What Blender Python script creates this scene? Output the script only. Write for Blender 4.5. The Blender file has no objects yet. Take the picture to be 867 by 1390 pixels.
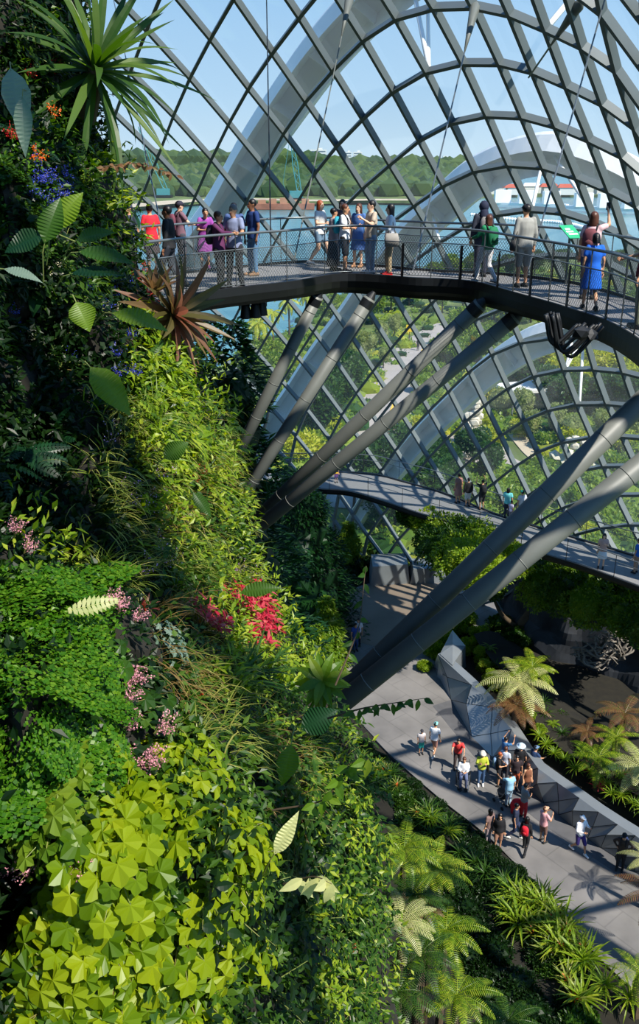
import bpy, bmesh, math, random
import numpy as np
from mathutils import Vector, Matrix, noise
from mathutils.bvhtree import BVHTree
rnd = random.Random(7)
SC = bpy.context.scene; COL = SC.collection
PI = math.pi
# ---------------------------------------------------------------- camera model (867 x 1390)
FPX = 1200.0; PITCH = math.atan(435/FPX); CAM = Vector((0, 0, 25.5))
FW = Vector((0, math.cos(PITCH), -math.sin(PITCH))); UPV = Vector((0, math.sin(PITCH), math.cos(PITCH))); RT = Vector((1, 0, 0))
def ray(px, py): return FW + RT*((px-433.5)/FPX) + UPV*((650-py)/FPX)
def at_depth(px, py, d): return CAM + ray(px, py)*d
def at_z(px, py, z):
    r = ray(px, py); return CAM + r*((z-CAM.z)/r.z)
def project(P):
    d = P-CAM; z = d.dot(FW); return (433.5+FPX*d.dot(RT)/z, 650-FPX*d.dot(UPV)/z, z)
# ---------------------------------------------------------------- materials
MATS = {}
def nt(m): return m.node_tree.nodes, m.node_tree.links
def mat(name, col, rough=.6, metal=0, var=0.0, scale=8.0, spec=.5, bump=0.0):
    if name in MATS: return MATS[name]
    m = bpy.data.materials.new(name); m.use_nodes = True; MATS[name] = m
    N, L = nt(m); b = N['Principled BSDF']
    b.inputs['Base Color'].default_value = (*col, 1); b.inputs['Roughness'].default_value = rough
    b.inputs['Metallic'].default_value = metal; b.inputs['Specular IOR Level'].default_value = spec
    if var > 0 or bump > 0:
        tc = N.new('ShaderNodeTexCoord'); nz = N.new('ShaderNodeTexNoise'); nz.inputs['Scale'].default_value = scale
        nz.inputs['Detail'].default_value = 5
        L.new(tc.outputs['Object'], nz.inputs['Vector'])
        if var > 0:
            r = N.new('ShaderNodeMapRange'); r.inputs[1].default_value = .3; r.inputs[2].default_value = .7
            r.inputs[3].default_value = 1-var; r.inputs[4].default_value = 1+var
            L.new(nz.outputs['Fac'], r.inputs[0])
            mx = N.new('ShaderNodeVectorMath'); mx.operation = 'SCALE'; mx.inputs[0].default_value = col
            L.new(r.outputs[0], mx.inputs['Scale']); L.new(mx.outputs[0], b.inputs['Base Color'])
        if bump > 0:
            bp = N.new('ShaderNodeBump'); bp.inputs['Strength'].default_value = bump
            L.new(nz.outputs['Fac'], bp.inputs['Height']); L.new(bp.outputs[0], b.inputs['Normal'])
    return m
def leafmat(name, cols, trans=.45, rough=.4, spec=.35):
    """leaf: colour picked per leaf from a ramp, part of the light passes through"""
    if name in MATS: return MATS[name]
    m = bpy.data.materials.new(name); m.use_nodes = True; MATS[name] = m
    N, L = nt(m); b = N['Principled BSDF']; out = N['Material Output']
    g = N.new('ShaderNodeNewGeometry'); oi = N.new('ShaderNodeObjectInfo')
    ad = N.new('ShaderNodeMath'); ad.operation = 'MULTIPLY_ADD'; ad.inputs[1].default_value = .25
    L.new(oi.outputs['Random'], ad.inputs[0]); 
    ml = N.new('ShaderNodeMath'); ml.operation = 'MULTIPLY'; ml.inputs[1].default_value = .75
    L.new(g.outputs['Random Per Island'], ml.inputs[0]); L.new(ml.outputs[0], ad.inputs[2])
    cr = N.new('ShaderNodeValToRGB'); e = cr.color_ramp.elements
    while len(e) < len(cols): e.new(.5)
    for i, c in enumerate(cols):
        e[i].position = i/(len(cols)-1); e[i].color = (*c, 1)
    L.new(ad.outputs[0], cr.inputs[0]); L.new(cr.outputs[0], b.inputs['Base Color'])
    b.inputs['Roughness'].default_value = rough; b.inputs['Specular IOR Level'].default_value = spec
    tr = N.new('ShaderNodeBsdfTranslucent'); hs = N.new('ShaderNodeHueSaturation')
    hs.inputs['Saturation'].default_value = 1.15; hs.inputs['Value'].default_value = 1.5; hs.inputs['Hue'].default_value = .485
    L.new(cr.outputs[0], hs.inputs['Color']); L.new(hs.outputs[0], tr.inputs[0])
    mx = N.new('ShaderNodeMixShader'); mx.inputs[0].default_value = trans
    L.new(b.outputs[0], mx.inputs[1]); L.new(tr.outputs[0], mx.inputs[2]); L.new(mx.outputs[0], out.inputs[0])
    return m
def C8(*v): return tuple(((x/255)**2.2) for x in v)
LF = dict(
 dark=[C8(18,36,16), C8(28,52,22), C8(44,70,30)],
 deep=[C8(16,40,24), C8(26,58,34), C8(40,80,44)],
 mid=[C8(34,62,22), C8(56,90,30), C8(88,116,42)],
 glow=[C8(74, 108, 24), C8(118, 146, 34), C8(172, 182, 60)],  # lightened greens, sun put into the leaf colour on bulges and vines
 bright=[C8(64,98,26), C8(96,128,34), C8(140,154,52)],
 lime=[C8(62,96,18), C8(112,138,20), C8(142,158,26), C8(168,176,34)],
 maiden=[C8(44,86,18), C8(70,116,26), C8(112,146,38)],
 grassy=[C8(60,90,30), C8(110,130,50), C8(170,165,90)],
 straw=[C8(120,95,55), C8(150,125,75), C8(90,85,40)],
 silver=[C8(90,120,110), C8(130,150,135), C8(80,110,80)],
 red=[C8(150,24,40), C8(190,50,70), C8(210,110,110)],
 maroon=[C8(70,30,34), C8(104,52,50), C8(150,110,80)],
 rosette=[C8(70,78,44), C8(112,98,62), C8(126,88,70), C8(158,128,100)],
 brownfern=[C8(110,78,52), C8(140,104,72), C8(110,110,60)],
 palefern=[C8(170,175,110), C8(200,200,140), C8(150,165,90)],
 conifer=[C8(18,42,24), C8(28,60,32), C8(44,84,40)],
 outgreen=[C8(70,100,38), C8(108,138,50), C8(150,166,70)],
 outyellow=[C8(126,146,40), C8(164,174,54), C8(196,192,80)],
 outdark=[C8(38,68,34), C8(58,92,44), C8(84,114,54)],
 outpale=[C8(110,128,74), C8(140,152,90), C8(160,166,110)],
 farforest=[C8(50,78,44), C8(72,98,50), C8(100,122,62), C8(64,88,52)],
 agave=[C8(44,74,30), C8(66,96,40), C8(100,124,60)],
)
def LM(k): return leafmat(k+'_leaf', LF[k])
FLM = lambda name, c: leafmat(name, [tuple(x*.75 for x in c), c, tuple(min(1, x*1.2) for x in c)], .3)
M_steel = mat('grey_painted_steel', C8(104,107,102), .5, 0, .06, 3)
M_lat = mat('lattice_grey_steel', C8(104,112,114), .45, 0, .04, 2)
M_dark = mat('dark_steel', C8(34,36,38), .5, .3, .1, 4)
M_rail = mat('rail_steel', C8(120,126,128), .35, .6)
M_post = mat('post_steel', C8(84,88,88), .45, .4)
M_white = mat('white_painted_steel', C8(248,248,247), .4, 0, .02, 1)
M_deck = mat('deck_grating', C8(122,122,122), .75, 0, .08, 6, bump=.1)
M_soil = mat('dark_soil', C8(30,28,20), .95, 0, .4, 3, bump=.6)
M_rock = mat('shade_dark_wet_rock', C8(44,48,54), .7, 0, .4, 1.5, bump=.8)  # dark tone also carries the shade under the lower walkway
M_stone = mat('pale_stone', C8(196,188,172), .8, 0, .2, 1.2, bump=.4)
M_trunk = mat('bark', C8(80,66,50), .9, 0, .3, 6, bump=.5)
M_drift = mat('bleached_driftwood', C8(112,106,98), .8, 0, .25, 8)
M_facet = mat('faceted_metal', C8(132,138,142), .35, .35, .08, 1)
M_stem = leafmat('stem_green', [C8(90,110,50), C8(120,130,70), C8(130,110,70)], .1)
# ---------------------------------------------------------------- object helpers
def tag(o, label=None, cat=None, group=None, kind=None):
    if label: o['label'] = label
    if cat: o['category'] = cat
    if group: o['group'] = group
    if kind: o['kind'] = kind
    return o
def empty(name, loc=(0, 0, 0), rz=0, **k):
    o = bpy.data.objects.new(name, None); COL.objects.link(o); o.location = loc; o.rotation_euler = (0, 0, rz)
    return tag(o, **k)
class MB:
    def __init__(s): s.v = []; s.f = []; s.m = []; s.mats = []; s.cur = 0
    def use(s, m):
        if m not in s.mats: s.mats.append(m)
        s.cur = s.mats.index(m); return s
    def add(s, vs, fs):
        b = len(s.v); s.v.extend([tuple(v) for v in vs])
        for f in fs: s.f.append([b+i for i in f]); s.m.append(s.cur)
    def mesh(s, name, smooth=False):
        me = bpy.data.meshes.new(name); me.from_pydata(s.v, [], s.f)
        for m in s.mats: me.materials.append(m)
        if len(s.mats) > 1: me.polygons.foreach_set('material_index', s.m)
        if smooth: me.polygons.foreach_set('use_smooth', [True]*len(s.f))
        me.update(); return me
    def build(s, name, m=None, parent=None, smooth=False, loc=None):
        if m is not None and not s.mats: s.mats = [m]
        o = bpy.data.objects.new(name, s.mesh(name, smooth)); COL.objects.link(o)
        if parent: o.parent = parent
        if loc is not None: o.location = loc
        return o
def frame_of(d, up=Vector((0, 0, 1))):
    d = d.normalized()
    s = d.cross(up)
    if s.length < 1e-4: s = d.cross(Vector((1, 0, 0)))
    s.normalize(); return d, s, s.cross(d).normalized()
def tube(M, pts, r, n=8, cap=True):
    """round tube along pts; r a number or a list"""
    pts = [Vector(p) for p in pts]; rs = r if isinstance(r, (list, tuple)) else [r]*len(pts)
    vs = []; fs = []; up = Vector((0, 0, 1)); prev = None
    for i, p in enumerate(pts):
        d = (pts[min(i+1, len(pts)-1)]-pts[max(i-1, 0)])
        if d.length < 1e-9: d = Vector((0, 0, 1))
        d.normalize()
        if prev is None: _, s, u = frame_of(d)
        else:
            s = prev-d*prev.dot(d)
            if s.length < 1e-5: _, s, u = frame_of(d)
            s.normalize(); u = s.cross(d).normalized()
        prev = s
        for k in range(n):
            a = 2*PI*k/n; vs.append(p+(s*math.cos(a)+u*math.sin(a))*rs[i])
    for i in range(len(pts)-1):
        for k in range(n):
            a, b = i*n+k, i*n+(k+1) % n; fs.append((a, b, b+n, a+n))
    if cap: fs.append(tuple(range(n-1, -1, -1))); fs.append(tuple((len(pts)-1)*n+k for k in range(n)))
    M.add(vs, fs)
def beam(M, a, b, w, h, up):
    """rectangular bar, w sideways, h along up"""
    a, b, up = Vector(a), Vector(b), Vector(up); d = (b-a).normalized(); s = d.cross(up).normalized(); u = s.cross(d).normalized()
    vs = []
    for p in (a, b):
        for i, j in ((-1, -1), (1, -1), (1, 1), (-1, 1)): vs.append(p+s*(i*w/2)+u*(j*h/2))
    M.add(vs, [(3, 2, 1, 0), (4, 5, 6, 7), (0, 1, 5, 4), (1, 2, 6, 5), (2, 3, 7, 6), (3, 0, 4, 7)])
def box(M, c, sx, sy, sz, rz=0):
    c = Vector(c); R = Matrix.Rotation(rz, 3, 'Z')
    vs = [c+R@Vector((i*sx/2, j*sy/2, k*sz/2)) for k in (-1, 1) for i, j in ((-1, -1), (1, -1), (1, 1), (-1, 1))]
    M.add(vs, [(3, 2, 1, 0), (4, 5, 6, 7), (0, 1, 5, 4), (1, 2, 6, 5), (2, 3, 7, 6), (3, 0, 4, 7)])
def sweep(M, pts, prof, ups=None, cap=True):
    """closed profile (s,u) swept along pts with horizontal side vectors"""
    pts = [Vector(p) for p in pts]; n = len(prof); vs = []; fs = []
    for i, p in enumerate(pts):
        d = (pts[min(i+1, len(pts)-1)]-pts[max(i-1, 0)]).normalized()
        up = ups[i] if ups else Vector((0, 0, 1))
        s = d.cross(up).normalized(); u = s.cross(d).normalized()
        for a, b in prof: vs.append(p+s*a+u*b)
    for i in range(len(pts)-1):
        for k in range(n):
            a, b = i*n+k, i*n+(k+1) % n; fs.append((a, a+n, b+n, b))
    if cap: fs.append(tuple(range(n))); fs.append(tuple((len(pts)-1)*n+k for k in range(n-1, -1, -1)))
    M.add(vs, fs)
def ico(M, c, r, sub=1, sc=(1, 1, 1), nz=0, seed=0):
    bm = bmesh.new(); bmesh.ops.create_icosphere(bm, subdivisions=sub, radius=1)
    vs = []
    for v in bm.verts:
        k = 1+nz*noise.noise(v.co*1.7+Vector((seed, seed*.7, 0)))
        vs.append(Vector(c)+Vector((v.co.x*sc[0], v.co.y*sc[1], v.co.z*sc[2]))*(r*k))
    M.add(vs, [[v.index for v in f.verts] for f in bm.faces]); bm.free()
def catmull(P, n):
    """n points along a Catmull-Rom curve"""
    P = [Vector(p) for p in P]; Q = [P[0]*2-P[1]]+P+[P[-1]*2-P[-2]]; out = []; m = len(P)-1
    for k in range(n):
        t = k/(n-1)*m; i = min(int(t), m-1); f = t-i; a, b, c, d = Q[i:i+4]
        out.append(.5*((2*b)+(c-a)*f+(2*a-5*b+4*c-d)*f*f+(3*b-a-3*c+d)*f**3))
    return out
def interp(tab, x):
    if x <= tab[0][0]: return tab[0][1:]
    for a, b in zip(tab, tab[1:]):
        if x <= b[0]:
            t = (x-a[0])/(b[0]-a[0]); t = t*t*(3-2*t)*.5+t*.5
            return tuple(p+(q-p)*t for p, q in zip(a[1:], b[1:]))
    return tab[-1][1:]
def copy_tree(o, parent=None):
    c = o.copy(); COL.objects.link(c)
    if parent: c.parent = parent
    for ch in list(o.children): copy_tree(ch, c)
    return c
# ---------------------------------------------------------------- leaves and plants
PROF = dict(ovate=[0, .75, 1, .8, .42, 0], lance=[.1, .7, 1, .85, .5, 0], blade=[.6, .95, 1, .85, .5, 0], heart=[.55, 1.05, 1, .72, .35, 0], strap=[.8, 1, 1, 1, .8, 0])
def leaf(M, base, d, up, L, W, bend=.3, prof='ovate', fold=.2, seg=5, rip=0):
    d, s, u = frame_of(d, up); P = PROF[prof]; vs = []; p = Vector(base); a = 0; step = L/seg; cd = d.copy(); cu = u.copy()
    for i in range(seg+1):
        t = i/seg*5; k = int(min(t, 4)); w = (P[k]+(P[k+1]-P[k])*(t-k))*W/2
        q = rip*w*(1 if i % 2 else -1); vs += [p-s*w+cu*(fold*w+q), p.copy(), p+s*w+cu*(fold*w+q)]
        cd2 = (cd-cu*(bend/seg)); cu = (cu+cd*(bend/seg)).normalized(); cd = cd2.normalized(); p = p+cd*step
    fs = []
    for i in range(seg):
        b = i*3; fs += [(b, b+1, b+4, b+3), (b+1, b+2, b+5, b+4)]
    M.add(vs, fs)
def quad_leaf(M, base, d, up, L, W):
    d, s, u = frame_of(d, up); b = Vector(base)
    M.add([b, b+d*L*.45-s*W/2+u*.08*L, b+d*L, b+d*L*.45+s*W/2+u*.08*L, b+d*L*.5-u*.04*L], [(0, 1, 2, 4), (0, 4, 2, 3)])
def lobed(M, base, d, up, R, lobes=5, droop=.25, r=None):
    """palmate leaf: base is the stalk joint, tip lobe along d"""
    d, s, u = frame_of(d, up); b = Vector(base); n = lobes*4; vs = [b+u*.03*R]; fs = []
    for i in range(n+1):
        t = i/n; a = (t-.5)*1.72*PI; lb = abs(math.cos(lobes*PI*t-PI/2*(1 if lobes % 2 == 0 else 1)))
        rr = R*(.76+.24*(1-lb))*(1-.25*abs(t-.5)*2)*(1 if i % 2 else .93)
        vs.append(b+(d*math.cos(a)+s*math.sin(a))*rr-u*droop*rr*rr/R+u*.10*R*math.cos(a*6))
    for i in range(n): fs.append((0, i+2, i+1))
    M.add(vs, fs)
def rv(r, a=-1, b=1): return Vector((r.uniform(a, b), r.uniform(a, b), r.uniform(a, b)))
def frond(M, base, d, up, L, W, n=16, bend=.9, rach=True, pw=.16, tipdown=.2, gap=1):
    d, s, u = frame_of(d, up); p = Vector(base); cd = d.copy(); cu = u.copy(); pts = [p.copy()]
    for i in range(n):
        t = (i+1)/n; cd2 = (cd-cu*(bend/n)); cu = (cu+cd*(bend/n)).normalized(); cd = cd2.normalized(); p = p+cd*(L/n); pts.append(p.copy())
        w = W/2*math.sin(min(1, t*1.9)*PI/2)*(1-t)**.55*1.25
        if w < .02*W: continue
        for sg in (-1, 1):
            pd = (s*sg+cd*.35-cu*tipdown); b = p; dd, ss, uu = frame_of(pd, cu); hw = (L/n*.5*(.9)+W*pw*.05)*gap
            M.add([b-ss*hw*.6, b+dd*w*.55-ss*hw, b+dd*w-uu*w*.12, b+dd*w*.55+ss*hw, b+ss*hw*.6], [(0, 1, 2, 3, 4)])
    if rach: tube(M, pts[::3]+[pts[-1]], L*.006, 3, False)
    return pts
def rosette(M, n, L, W, r, elev=(.2, 1.3), prof='blade', bend=.7, base_r=.03, seg=5, fold=.25):
    for i in range(n):
        a = i*2.39996+r.uniform(-.2, .2); e = elev[0]+(elev[1]-elev[0])*(i/n)**.8
        d = Vector((math.cos(a)*math.cos(e), math.sin(a)*math.cos(e), math.sin(e)))
        leaf(M, Vector((math.cos(a), math.sin(a), 0))*base_r, d, Vector((0, 0, 1)), L*r.uniform(.75, 1.1), W*r.uniform(.8, 1.1), bend*r.uniform(.6, 1.3), prof, fold, seg)

EXPO = 0.3; SKY = 1.15; SUN = 6.3; SUNV = (.48, -.42, .77)

NODES={(1,0):(200.5,36.5),(1,1):(260,101.5),(1,2):(311,165),(1,3):(363,226),(1,4):(401,277),(0,0):(178,93),(0,1):(237,155),(0,2):(289,209),(0,3):(335,271.5),(-1,1):(216,208),(-1,2):(266.5,264),(2,1):(288,47),(2,2):(338,116),(2,3):(388,175),(2,4):(429,231),(3,2):(373,67.5),(3,3):(416,134.5),(4,2):(409,18),(3,4):(460,194),(4,4):(495.5,157),(5,4):(536,119.5),(6,4):(582.5,95),(7,4):(631,80),(8,4):(682,80),(9,4):(728.6,93),(10,4):(771,108),(11,4):(822,137.6),(12,4):(867,167),(4,3):(454,91),(5,3):(496.5,48),(6,3):(541,20),(7,3):(591,4),(8,3):(648,4),(9,3):(695,13),(10,3):(745.5,34),(11,3):(796,59),(12,3):(839,87),(3,5):(495.5,254.5),(4,5):(531,219),(5,5):(572.5,185),(6,5):(616,162),(7,5):(665,150.5),(8,5):(712,155),(9,5):(757,166),(10,5):(805,186),(11,5):(850,207),(3,6):(527,300),(4,6):(566,277),(5,6):(604,248),(6,6):(648,229),(7,6):(692,220),(8,6):(742,223),(9,6):(787,235),(10,6):(831,257),(11,6):(867,273),(4,7):(597,328),(5,7):(634,303),(6,7):(678,288),(7,7):(722.6,280),(8,7):(767,285.6),(9,7):(809.5,298.5),(10,7):(852,318),(3,7):(562,354),(-1,5):(393.7,404.5),(-2,5):(371,442),(-3,5):(351,478),(-4,5):(333.5,512.5),(-1,6):(427,448),(-2,6):(404,481),(-3,6):(384.4,516.6),(-4,6):(366.7,550),(1,7):(503,422),(0,7):(481,457),(-1,7):(459,489.7),(-2,7):(438.3,523),(-3,7):(418.6,555),(3,8):(588,408.5),(2,8):(559.6,438.4),(1,8):(534,470.7),(0,8):(507.7,500.7),(-1,8):(486.5,530.8),(-2,8):(465,560),(4,9):(647,431.5),(3,9):(616,457),(2,9):(587,484),(1,9):(560.7,515.7),(0,9):(535,541),(-1,9):(513.4,572),(5,10):(709,461),(4,10):(671,478.5),(3,10):(639,502),(2,10):(612.5,528.5),(1,10):(585,555),(0,10):(560,581),(6,10):(755,458),(8,11):(850,503),(7,11):(809,497),(6,11):(767.5,498),(5,11):(728,507.6),(4,11):(692,525.5),(3,11):(661.5,548),(2,11):(632,571),(1,11):(606,598),(8,12):(865,549),(7,12):(827,547),(6,12):(786.6,547),(5,12):(748,555),(4,12):(712,569),(3,12):(682,590),(2,12):(654,611),(1,12):(630,632.6),(7,13):(848,590),(6,13):(805,591.5),(5,13):(766.5,597.5),(4,13):(732,613.5),(3,13):(701.5,630.3),(2,13):(672.7,655),(4,14):(748,651),(3,14):(721,670),(-2,12):(562.6,709.5),(-3,11):(521,698),(-3,12):(541.8,733),(-3,13):(562.6,765),(-4,12):(524,758),(-4,11):(500,726),(-4,9):(461.5,669)}

# ---------------------------------------------------------------- camera, sky, sun
cd_ = bpy.data.cameras.new('camera'); cam = bpy.data.objects.new('camera', cd_); COL.objects.link(cam); SC.camera = cam
cam.location = CAM; cam.rotation_euler = (PI/2-PITCH, 0, 0)
cd_.sensor_fit = 'HORIZONTAL'; cd_.sensor_width = 36; cd_.lens = 36*FPX/867; cd_.shift_y = -45/867; cd_.clip_end = 60000; cd_.clip_start = .05
SC.view_settings.view_transform = 'Standard'; SC.view_settings.look = 'None'; SC.view_settings.gamma = 1; SC.view_settings.exposure = EXPO
SC.view_settings.use_curve_mapping = False
SC.cycles.max_bounces = 6; SC.cycles.transparent_max_bounces = 24; SC.cycles.diffuse_bounces = 3; SC.cycles.glossy_bounces = 3
SC.cycles.transmission_bounces = 4; SC.cycles.caustics_reflective = False; SC.cycles.caustics_refractive = False
SC.cycles.use_denoising = True; SC.cycles.sample_clamp_indirect = 4
w = bpy.data.worlds.new('sky'); SC.world = w; w.use_nodes = True
N, L = w.node_tree.nodes, w.node_tree.links
tc = N.new('ShaderNodeTexCoord'); sx = N.new('ShaderNodeSeparateXYZ'); cr = N.new('ShaderNodeValToRGB'); bg = N['Background']
L.new(tc.outputs['Generated'], sx.inputs[0]); L.new(sx.outputs['Z'], cr.inputs[0]); L.new(cr.outputs[0], bg.inputs[0])
e = cr.color_ramp.elements; e[0].position = 0; e[0].color = (*C8(186, 209, 226), 1); e[1].position = .9; e[1].color = (*C8(70, 128, 200), 1)
for p_, c_ in ((.06, C8(164, 196, 224)), (.2, C8(128, 174, 218)), (.4, C8(104, 156, 212))):
    q = e.new(p_); q.color = (*c_, 1)
bg.inputs['Strength'].default_value = SKY
sd = bpy.data.lights.new('sun', 'SUN'); sd.energy = SUN; sd.angle = math.radians(.6); sd.color = (1, .94, .84)
so = bpy.data.objects.new('sun', sd); COL.objects.link(so)
SDIR = Vector(SUNV).normalized(); so.rotation_euler = SDIR.to_track_quat('Z', 'Y').to_euler(); so.location = SDIR*80
# ---------------------------------------------------------------- the glass dome
CEN = np.array([-15, 5, 0.]); RAD = np.array([39., 56., 40.])
def sh_pt(th, ps, off=0.0):
    r = RAD+off
    return Vector(CEN+r*np.array([math.cos(ps)*math.sin(th), math.cos(ps)*math.cos(th), math.sin(ps)]))
def sh_hit(px, py, off=0.0):
    r = RAD+off; d0 = np.array(ray(px, py)); d = d0/r; o = (np.array(CAM)-CEN)/r
    a = d@d; b = 2*o@d; c = o@o-1; t = (-b+math.sqrt(max(0, b*b-4*a*c)))/2/a
    return Vector(np.array(CAM)+t*d0)
def sh_nrm(P):
    q = (np.array(P)-CEN)/RAD**2; return Vector(q).normalized()
ks = sorted(NODES); I = np.array(ks, float); T = []
for k in ks:
    q = (np.array(sh_hit(*NODES[k]))-CEN)/RAD; T.append([math.atan2(q[0], q[1]), math.asin(min(1, q[2]))])
T = np.array(T)
feat = lambda I: np.stack([(I[:, 0]/8)**a*((I[:, 1]-6)/8)**b for a in range(4) for b in range(4-a)], 1)
Wc = np.linalg.lstsq(feat(I), T, rcond=None)[0]; RES = T-feat(I)@Wc
Kf = lambda A, B: np.exp(-((A[:, None, :]-B[None])**2).sum(-1)/(2*1.6**2))
Wr = np.linalg.solve(Kf(I, I)+.02*np.eye(len(I)), RES)
def lat(i, j):
    A = np.array([[i, j]], float); q = (feat(A)@Wc+Kf(A, I)@Wr)[0]; return q
IR, JR = range(-7, 15), range(-3, 19)
G = {}
for i in IR:
    for j in JR:
        th, ps = lat(i, j)
        if ps > -.03 and ps < 1.5: G[i, j] = sh_pt(th, max(ps, 0.0))
dome = empty('window_1', (0, 0, 0), kind='structure')
tag(dome, 'great curved glass dome on a diagonal grid of grey steel bars')
bars = MB().use(M_lat)
def bar(a, b, w=.14, h=.26):
    a = Vector(a); b = Vector(b); n = (sh_nrm(a)+sh_nrm(b)).normalized()
    beam(bars, a-n*h*.5, b-n*h*.5, w, h, n)
for (i, j), P in G.items():
    for q in ((i+1, j), (i, j+1)):
        if q in G: bar(P, G[q], .14 if q[0] == i else .13)
bars.build('mullion_grid', parent=dome)
gl = MB()
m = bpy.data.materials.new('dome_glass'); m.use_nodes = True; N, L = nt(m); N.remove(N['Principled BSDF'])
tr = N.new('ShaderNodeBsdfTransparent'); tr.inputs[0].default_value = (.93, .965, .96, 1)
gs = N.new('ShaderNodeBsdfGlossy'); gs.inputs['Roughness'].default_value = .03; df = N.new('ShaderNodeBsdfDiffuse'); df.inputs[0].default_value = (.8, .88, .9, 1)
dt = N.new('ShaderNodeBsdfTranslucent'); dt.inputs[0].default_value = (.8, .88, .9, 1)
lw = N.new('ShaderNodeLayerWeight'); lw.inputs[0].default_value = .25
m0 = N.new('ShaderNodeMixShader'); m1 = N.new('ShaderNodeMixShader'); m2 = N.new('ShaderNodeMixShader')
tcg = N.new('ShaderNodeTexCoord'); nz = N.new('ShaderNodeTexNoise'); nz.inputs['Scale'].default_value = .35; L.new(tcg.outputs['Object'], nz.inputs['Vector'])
mr = N.new('ShaderNodeMapRange'); mr.inputs[3].default_value = .04; mr.inputs[4].default_value = .10; L.new(nz.outputs['Fac'], mr.inputs[0])  # whitish veil put into the glass for outdoor haze and paler arches
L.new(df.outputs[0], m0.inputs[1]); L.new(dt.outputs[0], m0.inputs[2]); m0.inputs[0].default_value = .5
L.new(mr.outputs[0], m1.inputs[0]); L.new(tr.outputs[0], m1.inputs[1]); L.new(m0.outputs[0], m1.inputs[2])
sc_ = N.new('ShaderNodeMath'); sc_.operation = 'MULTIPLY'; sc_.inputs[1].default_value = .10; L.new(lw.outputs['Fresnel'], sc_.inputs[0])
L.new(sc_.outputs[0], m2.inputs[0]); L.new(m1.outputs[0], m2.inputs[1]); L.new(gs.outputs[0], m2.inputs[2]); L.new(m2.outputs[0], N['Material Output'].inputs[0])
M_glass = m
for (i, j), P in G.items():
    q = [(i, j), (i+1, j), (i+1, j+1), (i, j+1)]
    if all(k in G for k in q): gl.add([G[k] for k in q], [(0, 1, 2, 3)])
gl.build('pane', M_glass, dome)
# the rest of the dome, to the right, overhead and behind: same construction, regular diamonds
bars = MB().use(M_lat); gl = MB(); H = {}
for a in range(0, 34):
    for b in range(-1, 13):
        th = math.radians(66+a*6.2+(3.1 if b % 2 else 0)); ps = math.radians(min(b*6.3, 76)); H[a, b] = (th, max(ps, 0))
for (a, b) in H:
    for da in ((0, 1) if b % 2 else (-1, 0)):
        q = (a+da, b+1)
        if q in H: bar(sh_pt(*H[a, b]), sh_pt(*H[q]), .26, .4)
bars.build('mullion_grid', parent=dome)
# ---------------------------------------------------------------- outside arches: hollow white box ribs
def arch(label, rows, off, ext0=0, name='steel_arch'):
    """rows: (px, py, width px) along the middle line, seen through the glass; stands off metres outside"""
    pts = catmull([(a, b, c) for a, b, c in rows], 44)
    P = []; Wd = []
    for a, b, c in pts:
        q = sh_hit(a, b, off); P.append(q); Wd.append(c/FPX*(q-CAM).dot(FW))
    root = empty(name, P[0], label=label, cat='arch', group='white arches outside the glass')
    def part(nm, prof):
        M = MB().use(M_white); vs = []; fs = []; m_ = len(prof)
        for i, p in enumerate(P):
            d = (P[min(i+1, 43)]-P[max(i-1, 0)]).normalized(); n = sh_nrm(p); s = d.cross(n).normalized(); n = s.cross(d).normalized(); W2 = Wd[i]/2
            for a, b in prof: vs.append(p+s*a*W2+n*b*W2-P[0])
        for i in range(43):
            for k in range(m_):
                a, b = i*m_+k, i*m_+(k+1) % m_; fs.append((a, b, b+m_, a+m_))
        fs += [tuple(range(m_-1, -1, -1)), tuple(43*m_+k for k in range(m_))]
        M.add(vs, fs); M.build(nm, parent=root)
    part('web', [(-.62, .5), (.5, .5), (.5, .62), (-.62, .62)])
    part('ridged_flange', [(.70, -.42), (1, .40), (1, .62), (.36, .62), (.36, .40)]); part('flange', [(-1, .1), (-.8, -.4), (-.5, .50), (-.5, .62), (-1, .62)])
    for i in range(3, 42, 5):
        d = (P[i+1]-P[i-1]).normalized(); n = sh_nrm(P[i]); s = d.cross(n).normalized(); W2 = Wd[i]/2; c = P[i]-P[0]; M = MB().use(M_white)
        beam(M, c-s*W2*.62+n*W2*.3, c+s*W2*.5+n*W2*.3, .1, W2*.5, n); M.build('stiffener', parent=root)
    return P
arch('tallest white arch rib outside the glass, at left behind the upper walkway',
     [(150, 560, 52), (225, 400, 52), (300, 290, 54), (345, 210, 56), (392, 140, 60), (440, 75, 64), (500, 12, 70), (575, -45, 76), (680, -90, 84), (800, -95, 90)], 4.5)
A2 = arch('middle white arch rib outside, passing behind the upper walkway and curving over at right',
     [(335, 640, 28), (374, 569, 29), (399, 532, 30), (423, 495, 31), (447, 462, 33), (474, 428, 36), (505, 385, 40), (540, 342, 44), (572, 306, 48), (600, 282, 50), (637, 250, 52), (677, 229, 54), (712, 217, 54), (752, 213, 56), (798, 223, 58), (850, 247, 60), (920, 290, 64)], 3.5)
A3 = arch('lowest white arch rib outside the glass, seen beneath the upper walkway at right',
     [(425, 800, 22), (450, 755, 23), (477, 712, 24), (500, 677, 26), (530, 643, 30), (560, 607, 33), (590, 574, 35), (625, 540, 38), (655, 512, 40), (685, 490, 42), (718, 470, 43), (750, 459, 43), (790, 454, 42), (840, 462, 42), (900, 485, 42)], 3.0)
def strut(a, b, r, nm='white_brace', lab=''):
    M = MB().use(M_white); tube(M, [Vector((0, 0, 0)), Vector(b)-Vector(a)], r, 8)
    o = M.build(nm, loc=a, smooth=True); tag(o, lab, 'brace', 'thin white braces between glass and arches'); return o
def near_on(P, px): return min(P, key=lambda p: abs(project(p)[0]-px))
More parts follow.
